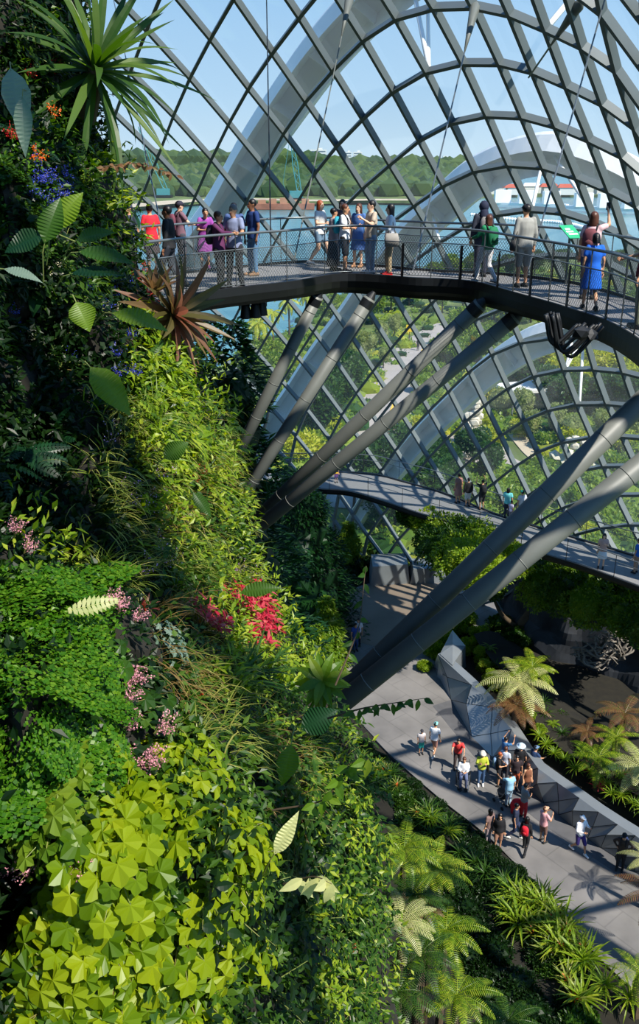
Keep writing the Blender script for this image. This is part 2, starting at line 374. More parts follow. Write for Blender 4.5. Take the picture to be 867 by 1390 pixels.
for (i, j, P, px, lab) in ((6, 11, A3, 775, 'short white brace rod leaning left under the lowest arch, beside the cable bundle'), (6, 11, A3, 792, 'short white brace rod leaning right under the lowest arch, beside the cable bundle'), (6, 12, A3, 786, 'long thin white brace rod hanging from the lowest arch'),
                           (7, 7, A2, 742, 'thin white brace rod below the middle arch, left one of the right-hand V'), (9, 7, A2, 752, 'thin white brace rod below the middle arch, right one of the right-hand V'), (4, 7, A2, 590, 'white brace rod beside the woman in khaki trousers, behind the handrail')):
    strut(G[i, j], near_on(P, px), .07, lab=lab)
strut(G[6, 4], sh_hit(560, -20, 4), .09, lab='long white brace rod rising to the top of the glass, left of the pair')
strut(G[6, 4], sh_hit(580, -20, 4.6), .07, lab='long white brace rod rising to the top of the glass, right of the pair')
strut(G[10, 3], sh_hit(790, -20, 3), .09, lab='white brace rod crossing the upper right corner of the glass')
# ---------------------------------------------------------------- hanging rods from the dome
def rod(a, b, lab, r=.016, cone=False, m=M_rail):
    root = empty('suspension_rod', b, label=lab, cat='rod', group='suspension rods hanging from the dome'); a = Vector(a); b = Vector(b)
    M = MB().use(m); tube(M, [Vector((0, 0, 0)), a-b], r, 6); M.build('rod', parent=root)
    if cone:
        M = MB().use(M_steel); d = (b-a).normalized(); q = a-b
        tube(M, [q, q+d*.25, q+d*1.1, q+d*2.2], [.05, .16, .10, .02], 10); M.build('end_socket', parent=root, smooth=True)
rod(sh_hit(361, -40), at_z(368, 362, 22.9), 'thin dark rod hanging almost upright at left of the glass, topmost arch behind it', .018, m=M_dark)
rod(G[5, 3]+Vector((0, 0, 0)) if 0 else sh_hit(476, -10), at_z(399, 354, 22.9), 'dark rod with a tapered socket crossing in front of the tallest arch', .02, True, M_steel)
rod(G[8, 3]+(G[7, 3]-G[8, 3])*.0, at_z(561, 366, 22.9), 'pale rod with a tapered socket running down to the deck centre', .022, True)
rod(sh_hit(826, -20), at_z(715, 373, 22.9), 'pale rod running from the upper right corner down to the deck', .022)
rod(sh_hit(790, 0), G[9, 4]-sh_nrm(G[9, 4])*.4, 'short rod with a tapered socket meeting the lattice near the upper right', .03, True)
rod(sh_hit(148, -30), at_z(232, 372, 22.9), 'thin pale rod behind the spiky rosette at upper left', .018)
# ---------------------------------------------------------------- walkways
def walkway(near, far, z, label, railh, spacing, dims, mesh_on=True, fins=None, post_m=M_post):
    """near and far edges as world polylines"""
    n = 90; A = catmull(near, n); B = catmull(far, n); c0 = A[n//2].copy()
    root = empty('aerial_walkway', c0, label=label, cat='walkway')
    rel = lambda p: Vector(p)-c0
    M = MB().use(M_deck); vs = []; fs = []
    for a, b in zip(A, B): vs += [rel(a), rel(b), rel(b)-Vector((0, 0, .08)), rel(a)-Vector((0, 0, .08))]
    for i in range(n-1):
        for k in range(4):
            a, b = i*4+k, i*4+(k+1) % 4; fs.append((a, b, b+4, a+4))
    M.add(vs, fs); M.build('deck', parent=root)
    # structure below: two edge girders and a tapering belly
    h, t = dims
    for E, O, nm in ((A, B, 'edge_girder'), (B, A, 'edge_girder')):
        M = MB().use(M_dark); vs = []; fs = []
        for p, q in zip(E, O):
            o = (q-p).normalized(); u = Vector((0, 0, 1)); p = rel(p)
            vs += [p-o*.10+u*.06, p+o*.04+u*.06, p+o*.12-u*h, p-o*.02-u*h*.75, p-o*.10-u*.12]
        for i in range(n-1):
            for k in range(5):
                a, b = i*5+k, i*5+(k+1) % 5; fs.append((a, b, b+5, a+5))
        fs += [tuple(range(5)), tuple((n-1)*5+k for k in range(4, -1, -1))]
        M.add(vs, fs); M.build(nm, parent=root)
    M = MB().use(M_dark); vs = []; fs = []
    for p, q in zip(A, B):
        p, q = rel(p), rel(q); o = (q-p); u = Vector((0, 0, 1))
        vs += [p+o*.04-u*.1, q-o*.04-u*.1, q-o*.25-u*t, p+o*.25-u*t]
    for i in range(n-1):
        for k in range(4):
            a, b = i*4+k, i*4+(k+1) % 4; fs.append((a, b, b+4, a+4))
    M.add(vs, fs); M.build('belly_beam', parent=root)
    for E, O, side in ((A, B, 0), (B, A, 1)):
        # resample by length
        acc = [0]
        for a, b in zip(E, E[1:]): acc.append(acc[-1]+(b-a).length)
        def P(s):
            s = max(0, min(s, acc[-1]-1e-4)); k = max(i for i in range(n-1) if acc[i] <= s); f = (s-acc[k])/(acc[k+1]-acc[k]); p = E[k].lerp(E[k+1], f); q = O[k].lerp(O[k+1], f)
            return rel(p), (q-p).normalized(), (E[k+1]-E[k]).normalized()
        lean = .10; U = Vector((0, 0, 1))
        line = lambda hh: [P(acc[-1]*i/70)[0]-P(acc[-1]*i/70)[1]*(lean*hh/railh)+U*hh for i in range(71)]
        M = MB().use(M_rail); tube(M, line(railh), .028, 8); M.build('handrail', parent=root, smooth=True)
        M = MB().use(M_rail); tube(M, line(railh*.72), .014, 6); M.build('mid_rail', parent=root, smooth=True)
        M = MB().use(M_rail); tube(M, line(.10), .01, 5); M.build('toe_rail', parent=root, smooth=True)
        k = 0; s = spacing*.4
        while s < acc[-1]:
            p, o, d = P(s); M = MB().use(post_m)
            beam(M, p-o*.02-U*.15, p-o*lean+U*railh, .012 if 0 else .02, .055, o); M.build('post', parent=root)
            if fins and fins(s/acc[-1], side):
                p, o, d = P(s+spacing*.5); M = MB().use(M_dark)
                vs = []
                for dd in (-.02, .02):
                    for (a, b) in ((-.09, -.1), (.09, -.1), (.05, railh*.62), (-.09, railh*.70)): vs.append(p+o*a+U*b+d*dd*1.4)
                M.add(vs, [(3, 2, 1, 0), (4, 5, 6, 7), (0, 1, 5, 4), (1, 2, 6, 5), (2, 3, 7, 6), (3, 0, 4, 7)]); M.build('fin_post', parent=root)
            s += spacing; k += 1
        if mesh_on:
            M = MB().use(M_rail); st = .075; hh = railh*.70; L_ = acc[-1]; run = hh*.7
            k = -int(run/st)
            while k*st < L_:
                for sg in (1, -1):
                    s0 = k*st; 
                    a0, b0 = (s0, s0+run) if sg > 0 else (s0+run, s0)
                    if min(a0, b0) < 0 or max(a0, b0) > L_: continue
                    pa, oa, da = P(a0); pb, ob, db = P(b0); a = pa+U*.1-oa*.02; b = pb+U*hh-ob*(lean*.7); w_ = .006
                    M.add([a-da*w_, a+da*w_, b+db*w_, b-db*w_], [(0, 1, 2, 3)])
                k += 1
            M.build('wire_mesh', parent=root)
    return root
zU = 22.77
near = [at_z(*p, zU) for p in ((60, 460), (150, 425), (265, 401), (340, 391), (400, 384), (458, 374.5), (510, 375.5), (560, 379.5), (600, 381), (640, 384.5), (671, 392), (705, 402), (748, 414), (782, 425), (819, 437), (853, 455), (885, 480), (920, 520), (960, 580))]
far = [at_z(*p, zU) for p in ((60, 402), (150, 384), (255, 371), (330, 363), (400, 356.8), (450, 357), (500, 361), (549, 365.5), (594, 369), (620, 370), (650, 371.5), (677, 373), (712, 376.5), (748, 381), (790, 388), (839, 402), (890, 420), (950, 450), (1020, 500))]
walkway(near, far, zU, 'upper curving aerial walkway with wire-mesh railings crowded with visitors', 1.2, 1.45, (.38, .52), fins=lambda t, s: t > (.42 if s == 0 else .55))
zM = 8.0
nearM = [at_z(*p, zM) for p in ((250, 668), (330, 664), (400, 663), (440, 665), (475, 668), (514, 679), (564, 696), (603, 708), (650, 723), (700, 739), (742, 754), (791, 769), (867, 797), (950, 828))]
farM = [at_z(*p, zM) for p in ((250, 646), (330, 643), (400, 641), (440, 641), (475, 642), (511, 645), (545, 654), (592, 667), (625, 679), (648, 689), (685, 703), (735, 718), (780, 731), (867, 757), (950, 783))]
# the two edges must run side by side
walkway(nearM, farM, zM, 'lower aerial walkway edged with climbing greenery, crossing beneath the upper one', 1.15, 2.4, (.30, .25), mesh_on=False, post_m=M_dark)
# ---------------------------------------------------------------- the steel tubes
def prop(label, a, b, r, bands=6):
    a, b = Vector(a), Vector(b); d = b-a; root = empty('steel_prop', a, label=label, cat='steel prop', group='inclined steel props under the walkways')
    M = MB().use(M_steel); tube(M, [Vector((0, 0, 0)), d*.5, d], r, 28); M.build('tube', parent=root, smooth=True)
    dn = d.normalized(); L_ = d.length
    for k in range(bands):
        c = dn*(L_*(k+.6)/bands); M = MB().use(M_steel); tube(M, [c-dn*.012, c+dn*.012], r*1.012, 28); M.build('weld_ring', parent=root, smooth=True)
    c = d; M = MB().use(M_dark); tube(M, [c-dn*r*1.6, c-dn*r*.4, c+dn*r*1.2], [r*1.04, r*1.04, r*.35], 20); M.build('end_cone', parent=root)
prop('thick grey tube running to the right edge, upper of the nearest pair', at_depth(330, 1070, 17.6), at_depth(1010, 410, 16.4), .20, 9)
prop('thick grey tube running to the right edge, lower of the nearest pair', at_depth(392, 1011, 17.0), at_depth(1030, 503, 15.8), .20, 9)
prop('grey tube meeting the walkway where it bends, upper of the middle pair', at_depth(300, 751, 24.5), at_depth(652, 413, 20.3), .175)
prop('grey tube meeting the walkway where it bends, lower of the middle pair', at_depth(300, 757, 23.5), at_depth(700, 430, 19.8), .175)
prop('steep grey tube in front of the water, leftmost of the props', at_depth(290, 680, 24), at_depth(431, 402, 21.8), .15)
prop('steep grey tube overlapping the middle white arch, second prop from the left', at_depth(290, 737, 23), at_depth(502, 405, 21.6), .155)
# ---------------------------------------------------------------- lights and cable bundle under the deck
def lamp(px, py, d, lab, rz):
    root = empty('spotlight', at_depth(px, py, d), rz, label=lab, cat='spotlight', group='spotlights under the upper walkway')
    M = MB().use(M_dark); tube(M, [(0, 0, .02), (0, 0, -.06), (0, 0, -.30), (0, 0, -.34)], [.06, .10, .13, .14], 14); M.build('housing', parent=root, smooth=True)
    M = MB().use(M_rail); tube(M, [(0, 0, -.335), (0, 0, -.345)], .12, 14); M.build('lens', parent=root)
    M = MB().use(M_dark); tube(M, [(-.15, 0, -.15), (-.15, 0, .16), (.15, 0, .16), (.15, 0, -.15)], .015, 6); M.build('yoke', parent=root)
lamp(333, 412, 20.6, 'black spotlight under the walkway, leftmost of three', .3); lamp(346, 411, 20.6, 'black spotlight under the walkway, in the middle of three', 0); lamp(355, 408, 20.8, 'small black spotlight under the walkway, rightmost of three', .8)
M = MB().use(M_dark); r = random.Random(3); c0 = at_depth(760, 445, 13.9)
for k in range(9):
    a = Vector((-.28+.03*k, r.uniform(-.2, .2), .22)); b = Vector((.28+.05*k, r.uniform(-.2, .2), .05)); pts = catmull([a, (a+b)/2+Vector((-.1, 0, -.38-.03*k)), b], 14); tube(M, pts, .028, 6)
tag(M.build('cable_bundle', loc=c0, smooth=True), 'sagging bundle of black cables under the right of the upper walkway', 'cable')
for k in range(2):
    M = MB().use(M_dark); c0 = at_depth(790+k*12, 452+k*3, 13.6); ico(M, (0, 0, 0), .13-.03*k, 1, (1.2, 1, .9), .4, k); tag(M.build('junction_box', loc=c0), ('dark lumpy junction box hanging beside the cable bundle', 'smaller dark junction box hanging right of the cable bundle')[k], 'junction box')
# green information panel on the far rail
root = empty('information_panel', at_z(768, 386, zU), .5, label='green and white information panel on the far rail of the upper walkway', cat='sign'); root.location.z = zU
M = MB().use(mat('sign_green', C8(40, 160, 110), .5)); beam(M, (-.2, 0, 1.17), (.2, 0, 1.17), .46, .015, (0, -.55, .8)); M.build('board', parent=root)
M = MB().use(mat('sign_white', C8(235, 240, 235), .5)); 
for k, (a, b) in enumerate(((-.13, .13), (-.15, .06), (-.12, .02))): beam(M, (a, -.012+.0*k, 1.185), (b, -.012, 1.185), .05, .01, (0, -.55, .8)) if 0 else beam(M, (a, .09*(k-1)*.8-.008, 1.178+.09*(k-1)*.55), (b, .09*(k-1)*.8-.008, 1.178+.09*(k-1)*.55), .05, .006, (0, -.55, .8))
M.build('printed_text', parent=root)
M = MB().use(M_post); beam(M, (0, .02, 0), (0, .02, 1.15), .05, .03, (0, 1, 0)); M.build('stand', parent=root)

# ---------------------------------------------------------------- water, land, far shore
def zpoly(name, pts, z, thick, m, bev=0, rel=True):
    P = [at_z(*p, z) if len(p) == 2 else Vector(p) for p in pts]
    M = MB().use(m); n = len(P)
    M.add(P+[p-Vector((0, 0, thick)) for p in P], [tuple(range(n)), tuple(range(2*n-1, n-1, -1))]+[(i, i+n, (i+1) % n+n, (i+1) % n) for i in range(n)])
    bm = bmesh.new(); me = M.mesh(name); bm.from_mesh(me); bmesh.ops.recalc_face_normals(bm, faces=bm.faces)
    bmesh.ops.triangulate(bm, faces=[f for f in bm.faces if len(f.verts) > 4]); bm.to_mesh(me); bm.free()
    o = bpy.data.objects.new(name, me); COL.objects.link(o); return o
m = bpy.data.materials.new('sea_water'); m.use_nodes = True; N, L = nt(m); b = N['Principled BSDF']
b.inputs['Roughness'].default_value = .22; b.inputs['Specular IOR Level'].default_value = .3
tcw = N.new('ShaderNodeTexCoord'); nz = N.new('ShaderNodeTexNoise'); nz.inputs['Scale'].default_value = .02; nz.inputs['Detail'].default_value = 6
mp = N.new('ShaderNodeMapping'); mp.inputs['Scale'].default_value = (1, 6, 1); L.new(tcw.outputs['Object'], mp.inputs[0]); L.new(mp.outputs[0], nz.inputs[0])
cr = N.new('ShaderNodeValToRGB'); cr.color_ramp.elements[0].color = (*C8(50, 104, 112), 1); cr.color_ramp.elements[1].color = (*C8(84, 136, 140), 1); cr.color_ramp.elements[0].position = .3; cr.color_ramp.elements[1].position = .7
L.new(nz.outputs['Fac'], cr.inputs[0]); L.new(cr.outputs[0], b.inputs['Base Color'])
nz2 = N.new('ShaderNodeTexNoise'); nz2.inputs['Scale'].default_value = 1.2; L.new(tcw.outputs['Object'], nz2.inputs[0]); bp = N.new('ShaderNodeBump'); bp.inputs['Strength'].default_value = .5; L.new(nz2.outputs['Fac'], bp.inputs['Height']); L.new(bp.outputs[0], b.inputs['Normal'])
M = MB().use(m); S = 40000; M.add([(-S, -200, 0), (S, -200, 0), (S, S, 0), (-S, S, 0)], [(0, 1, 2, 3)])
tag(M.build('floor_3', loc=(0, 0, -1.2)), kind='structure')
M_grass = mat('garden_grass', C8(92, 106, 54), .9, 0, .45, .12)
M_sand = mat('sandy_ground', C8(186, 170, 146), .9, 0, .15, .2)
M_road = mat('road_asphalt', C8(158, 150, 144), .85, 0, .08, .5)
def land(name, shore_n, pts, z, m):
    o = zpoly(name, pts, z, 1.4, m); tag(o, kind='structure'); return o
# near land with the gardens
land('floor_2', 0, [(-160, -20, -.12), (110, -20, -.12), (160, 150, -.12), at_z(980, 335, -.12)[:], at_z(860, 343, -.12)[:], at_z(760, 350, -.12)[:], at_z(660, 360, -.12)[:], at_z(590, 376, -.12)[:], at_z(500, 402, -.12)[:], at_z(450, 418, -.12)[:], at_z(400, 452, -.12)[:], at_z(340, 482, -.12)[:], at_z(260, 510, -.12)[:], at_z(150, 540, -.12)[:], (-160, 60, -.12)], -.12, M_grass)
# the far shore
FZ = 1.2
fs_near = [(-400, 330), (60, 292), (150, 284), (230, 276), (300, 272), (380, 274), (430, 274), (480, 272), (560, 273), (600, 271), (640, 268)]
P = [at_z(*p, FZ) for p in fs_near]
ff = [P[-1]+Vector((120, 500, 0)), Vector((200, 2600, FZ)), Vector((-3000, 2600, FZ))]
land('floor_4', 0, [tuple(p) for p in P+ff], FZ, M_grass)
def strip(name, pts, w0, z, m, kind='structure'):
    P = catmull([at_z(a, b, z) for a, b in pts], 40); M = MB().use(m); sweep(M, P, [(-w0/2, 0), (-w0/2, .04), (w0/2, .04), (w0/2, 0)]); return tag(M.build(name), kind=kind)
strip('floor_5', [(60, 287), (180, 279), (260, 272), (330, 270), (420, 272), (500, 271), (560, 271)], 22, 1.3, M_sand)
strip('floor_6', [(470, 690), (490, 640), (515, 590), (535, 545), (556, 500), (580, 470), (612, 448), (650, 430)], 8, -.08, M_road)
strip('floor_7', [(505, 640), (560, 610), (600, 600), (640, 612), (690, 640), (740, 650)], 5, -.09, M_road)
strip('floor_8', [(700, 590), (735, 625), (790, 640), (860, 632)], 1.6, -.07, M_sand)
M_yel = mat('road_marking_yellow', C8(220, 180, 70), .7)
for k, (a, b) in enumerate((((508, 618), (520, 585)), ((524, 574), (534, 548)), ((539, 536), (549, 512)), ((555, 500), (566, 484)), ((572, 476), (588, 462)))):
    M = MB().use(M_yel); p, q = at_z(*a, -.02), at_z(*b, -.02); beam(M, p, q, .25, .02, (0, 0, 1)); tag(M.build('trim_%d' % (k+1)), kind='structure')
# tree prototypes
def crown_mesh(name, r, rad, n, lk, sc=(1, 1, .8), L=.22, W=.13, lumps=7, core=True):
    M = MB().use(LM(lk)); Lm = M.cur; blobs = [(Vector((0, 0, 0)), rad*.72)]
    for k in range(lumps):
        d = Vector((r.uniform(-1, 1), r.uniform(-1, 1), r.uniform(-.5, 1))).normalized(); blobs.append((Vector((d.x*sc[0], d.y*sc[1], d.z*sc[2]))*rad*.55, rad*r.uniform(.35, .55)))
    if core:
        for c, q in blobs: ico(M, c, q*.80, 2, sc, .25, r.random()*9)
    for k in range(n):
        c, q = r.choice(blobs); d = Vector((r.gauss(0, 1), r.gauss(0, 1), r.gauss(.3, 1))).normalized(); p = c+Vector((d.x*sc[0], d.y*sc[1], d.z*sc[2]))*q*r.uniform(.8, 1.06)
        quad_leaf(M, p, (d+rv(r)*.9), Vector((0, 0, 1))+rv(r)*.6, L*r.uniform(.6, 1.3), W*r.uniform(.7, 1.3))
    return M.mesh(name)
def make_tree(name, r, h, rad, n, lk, label, cat, sc=(1, 1, .8), L=.5, W=.35, lumps=7, trunk_r=.18, group=None):
    root = empty(name, label=label, cat=cat, group=group)
    me = crown_mesh('crown', r, rad, n, lk, sc, L, W, lumps); o = bpy.data.objects.new('crown', me); COL.objects.link(o); o.parent = root; o.location = (0, 0, h-rad*sc[2]*.75)
    M = MB().use(M_trunk); tube(M, [(0, 0, -.3), (.08*h*.2, 0, h*.3), (-.05*h*.2, .1, h*.55), (0, 0, h-rad*.6)], [trunk_r, trunk_r*.8, trunk_r*.7, trunk_r*.4], 8)
    for k in range(4):
        a = k*1.6+r.random(); tube(M, [(0, 0, h*.5), (math.cos(a)*rad*.35, math.sin(a)*rad*.35, h*.75)], [trunk_r*.5, trunk_r*.2], 5)
    M.build('trunk', parent=root, smooth=True); return root
def make_palm(h):
    r = random.Random(5); root = empty('palm_tree', label='slender palm', cat='palm tree')
    M = MB().use(M_trunk); tube(M, [(0, 0, -.3), (.15, 0, h*.4), (.05, 0, h)], [.22, .16, .12], 8); M.build('trunk', parent=root, smooth=True)
    M = MB().use(LM('outyellow'))
    for k in range(16):
        a = k*2.4; e = .9-.08*k; frond(M, (.05, 0, h), Vector((math.cos(a)*math.cos(e), math.sin(a)*math.cos(e), math.sin(e))), Vector((0, 0, 1)), 2.9, 1.3, 12, 1.7, True, .1, .5)
    M.build('crown', parent=root); return root
ORD = ['leftmost', 'second from the left', 'third from the left', 'fourth from the left', 'fifth from the left', 'sixth from the left', 'seventh from the left', 'eighth from the left', 'ninth from the left', 'tenth from the left', 'eleventh from the left', 'twelfth from the left']
NUMW = ['no', 'one', 'two', 'three', 'four', 'five', 'six', 'seven', 'eight', 'nine', 'ten', 'eleven', 'twelve']
POOL = []                      # (object, phrase) : labels are finished at the end
def pool(o, phrase, cat, group): POOL.append((o, phrase)); tag(o, cat=cat, group=group)
def finish_labels():
    by = {}
    for o, ph in POOL: by.setdefault(ph, []).append(o)
    for ph, L0 in by.items():
        if len(L0) == 1: L0[0]['label'] = ph; continue
        L0.sort(key=lambda o: project(o.location)[1]); n0 = len(L0); rows = -(-n0//16); nm = {1: [''], 2: [' upper row', ' lower row'], 3: [' upper row', ' middle row', ' lower row'], 4: [' top row', ' second row', ' third row', ' bottom row']}[rows]; per = -(-n0//rows)
        for q in range(rows):
            L_ = L0[q*per:(q+1)*per]; L_.sort(key=lambda o: project(o.location)[0]); n = len(L_)
            for i, o in enumerate(L_):
                s = 'leftmost' if i == 0 else 'rightmost' if i == n-1 else (ORD[i] if i < n/2 else ORD[n-1-i].replace('left', 'right')); o['label'] = ph+','+nm[q]+' '+s.replace('the ', '')
                if n == 1: o['label'] = ph+','+nm[q]
r = random.Random(11)
protos = {
 'green': make_tree('garden_tree', r, 6, 3.0, 2600, 'outgreen', 'x', 'tree'),
 'yellow': make_tree('flowering_tree', r, 5, 3.0, 2600, 'outyellow', 'x', 'tree', (1.2, 1.2, .6)),
 'dark': make_tree('dark_tree', r, 7, 3.0, 2600, 'outdark', 'x', 'tree', (1, 1, .95)),
 'pale': make_tree('pale_tree', r, 5.5, 2.4, 1800, 'outpale', 'x', 'tree', (.9, .9, 1.1), .35, .2),
 'shrub': make_tree('garden_shrub', r, 1.6, 1.3, 1000, 'outgreen', 'x', 'shrub', (1.2, 1.2, .8), .3, .2),
 'gold': make_tree('golden_shrub', r, 1.8, 1.3, 1000, 'outyellow', 'x', 'shrub', (1.1, 1.1, .9), .3, .2),
 'palm': make_palm(7.5)}
KD = dict(green='mid-green rounded garden tree', yellow='flat-topped yellow-green tree', dark='dense dark-green tree', pale='loose pale olive tree', shrub='low green shrub', gold='low yellow-green shrub', palm='feathery palm tree')
used = set()
def plant_out(kind, px, py, s, where, g='garden trees outside the glass', z=-.1):
    p = protos[kind]
    o = p if kind not in used else copy_tree(p)
    used.add(kind); o.location = at_z(px, py, z); o.rotation_euler.z = r.uniform(0, 6.3); o.scale = (s*r.uniform(.9, 1.1), s*r.uniform(.9, 1.1), s*r.uniform(.9, 1.1))
    pool(o, KD[kind]+' outside '+where, 'shrub' if kind in ('shrub', 'gold') else 'palm tree' if kind == 'palm' else 'tree', g)
for a, b, s in ((352, 492, .9), (372, 476, .8), (392, 470, .8), (416, 452, .75), (437, 432, .85), (352, 520, .9)): plant_out('palm', a, b, s, 'at the water edge')
for a, b, s in ((345, 530, .8), (362, 512, .8), (385, 500, .7), (372, 540, .8)): plant_out('green', a, b, s, 'behind the steepest tube')
for a, b, s in ((450, 448, .8), (478, 440, .8), (505, 440, .9), (530, 425, .9), (555, 415, .9), (585, 402, .95), (612, 395, 1), (640, 392, 1.05), (600, 425, .9), (628, 420, .9), (655, 412, 1)): plant_out('green', a, b, s, 'under the upper walkway bend')
for a, b, s in ((482, 470, .7), (497, 490, .7), (515, 472, .7), (478, 505, .7), (520, 500, .5), (535, 460, .6)): plant_out('pale', a, b, s, 'left of the road')
for a, b, s in ((440, 590, .85), (462, 572, .9), (430, 610, .8), (478, 545, .8), (418, 580, .8)): plant_out('dark', a, b, s, 'left of the road')
for a, b, s in ((652, 450, .9), (625, 470, .8), (598, 500, .7), (650, 495, .7), (622, 510, .6), (670, 440, 1)): plant_out('green', a, b, s, 'right of the road')
for a, b, s in ((660, 385, .95), (690, 380, 1), (725, 378, 1), (760, 376, 1), (800, 374, 1), (840, 372, 1.05), (870, 370, 1.1), (905, 372, 1)): plant_out('dark', a, b, s*.8, 'along the right shore')
for a, b, s in ((690, 445, 1), (720, 438, 1), (830, 470, .9), (862, 480, .9), (800, 480, .8)): plant_out('yellow', a, b, s, 'above the lowest arch')
for a, b, s in ((755, 520, 1), (785, 515, 1), (810, 530, .9), (770, 540, .8), (735, 512, .8), (840, 535, .9), (865, 525, .9)): plant_out('yellow', a, b, s, 'inside the curve of the lowest arch')
for a, b, s in ((740, 560, .7), (765, 575, .7), (790, 572, .6), (820, 575, .7), (850, 580, .8), (700, 545, .7), (715, 520, .8)): plant_out('dark', a, b, s, 'inside the curve of the lowest arch')
for a, b, s in ((680, 570, .6), (705, 575, .6), (750, 595, .6), (775, 610, .6), (815, 600, .6), (720, 600, .5), (858, 610, .7)): plant_out('pale', a, b, s, 'inside the curve of the lowest arch')
for a, b, s in ((560, 650, .6), (600, 655, .5), (585, 640, .5), (640, 640, .5), (660, 660, .5), (545, 690, .8), (570, 720, .8), (500, 700, .8), (520, 730, .7), (480, 690, .7), (600, 700, .6)): plant_out('dark', a, b, s, 'behind the lower walkway')
for k in range(46):
    a = r.uniform(560, 880); b = r.uniform(590, 760); plant_out(r.choice(['shrub', 'shrub', 'gold']), a, b, r.uniform(.7, 1.3), ('near the pale stones' if b < 640 else 'close behind the glass at right' if a > 720 else 'behind the lower walkway'), 'garden shrubs outside the glass')
for k in range(26):
    a = r.uniform(640, 880); b = r.uniform(490, 600); plant_out(r.choice(['shrub', 'gold']), a, b, r.uniform(.8, 1.5), 'under the lowest arch', 'garden shrubs outside the glass')
for k in range(18):
    a = r.uniform(340, 470); b = r.uniform(510, 640); plant_out(r.choice(['shrub', 'gold', 'shrub']), a, b, r.uniform(.8, 1.5), 'between the steep tubes', 'garden shrubs outside the glass')
for k in range(14):
    b = r.uniform(450, 560); plant_out('shrub', 640-(b-430)*.75+r.uniform(10, 40), b, r.uniform(.8, 1.3), 'lining the right of the road', 'garden shrubs outside the glass')
for k in protos:
    if k not in used: bpy.data.objects.remove(protos[k])
# far forest: nobody could count it
M = MB().use(LM('farforest')); r = random.Random(2)
def fblob(x, y, rad): ico(M, (x, y, FZ+rad*.55), rad, 1, (1.1, 1.0, .95), .5, r.random()*20)
for k in range(3600):
    px = r.uniform(40, 620); t = r.random(); py = 268-(268-224)*t**.75
    if px > 420: py = max(py, 233+(px-420)*.02)
    p = at_z(px, py, FZ)
    if p.y > 2400: continue
    fblob(p.x, p.y, r.uniform(3.2, 8.5)*(1+t*.5))
tag(M.build('forest'), 'dark green forest along the far shore of the water', 'forest', kind='stuff')
# hill behind the forest at left
M = MB().use(LM('farforest')); 
for k in range(260):
    px = r.uniform(120, 640); p = at_z(px, 219.5+abs(px-250)*.008, 0); p = CAM+(p-CAM)*(2300/p.y); rad = 26; ico(M, (p.x, p.y, FZ+(18 if px < 430 else 4)), rad*r.uniform(.8, 1.3), 1, (1.3, 1, .8), .5, r.random()*20)
tag(M.build('woodland'), 'hazy wooded ridge on the horizon behind the far shore', 'woodland', kind='stuff')
# white tower blocks, cranes, barge, harbour
M_blk = mat('pale_concrete', C8(216, 214, 208), .8); M_win = mat('dark_window', C8(90, 104, 116), .3)
def block(px, py0, py1, wpx, d, lab):
    p = at_depth(px, py0, d); q = at_depth(px, py1, d); hh = p.z-q.z; wd = wpx/FPX*d; root = empty('tower_block', (q.x, q.y, 0), label=lab, cat='building', group='tower blocks on the horizon')
    M = MB().use(M_blk); box(M, (0, 0, (q.z+hh)/2), wd, wd*.5, q.z+hh); box(M, (wd*.1, 0, q.z+hh+hh*.04), wd*.3, wd*.3, hh*.1); M.build('wall', parent=root)
    for k in range(5):
        M = MB().use(M_win); box(M, (0, -wd*.251, (q.z+hh)-hh*(.12+.17*k)), wd*.86, .6, hh*.06); M.build('window_band', parent=root)
for a in ((432, 203, 226, 22, 3000, 'wide pale tower block on the horizon, left of the pair of towers'), (472, 206, 226, 10, 3100, 'narrow pale tower on the horizon, left half of the pair'), (485, 206, 226, 12, 3100, 'pale tower on the horizon, right half of the pair'), (250, 208, 214, 16, 2300, 'small white building peeping above the forest at left')): block(*a)
def crane(px, py, ang, Ln, lab):
    b = at_z(px, py, 1.5); root = empty('crawler_crane', b, label=lab, cat='crane', group='turquoise cranes on the far shore'); mt = mat('crane_turquoise', C8(70, 140, 146), .5)
    M = MB().use(mt); box(M, (0, 0, 3.5), 8, 5, 4); M.build('cab', parent=root)
    M = MB().use(M_dark); box(M, (0, 0, .6), 11, 8, 1.6); M.build('crawler_track', parent=root)
    d = Vector((math.cos(ang), 0, math.sin(ang))); o = Vector((-d.z, 0, d.x)); M = MB().use(mt); s = Vector((2, 0, 4)) 
    for k in (-1, 1): tube(M, [s+o*k*1.2, s+d*Ln*.5+o*k*1.5, s+d*Ln], [.3, .3, .25], 5)
    for k in range(14): tube(M, [s+d*Ln*k/14+o*(1.2 if k % 2 else -1.2)*(1-k/16), s+d*Ln*(k+1)/14+o*(-1.2 if k % 2 else 1.2)*(1-k/16)], .16, 4)
    M.build('lattice_boom', parent=root)
    M = MB().use(mt); tube(M, [s+d*Ln, (-8, 0, 10), (-6, 0, 5)], .14, 4); M.build('stay_cable', parent=root)
crane(222, 268, 1.95, 42, 'turquoise lattice crane on the far shore at left, behind the strolling visitors')
crane(402, 272, 1.72, 34, 'turquoise lattice crane on the far shore, between the tallest arch and the red-haired woman')
p = at_z(385, 284, -1); root = empty('work_barge', p, label='rusty work barge moored by the far shore', cat='barge'); M = MB().use(mat('rust', C8(150, 96, 74), .8, 0, .2, .3)); box(M, (0, 0, 1.5), 34, 9, 3); M.build('hull', parent=root)
M = MB().use(mat('barge_deck', C8(176, 130, 100), .8)); [box(M, (-12+6*k, 0, 4), 4, 5, 2+(k % 3)) for k in range(5)]; M.build('deck_cargo', parent=root)
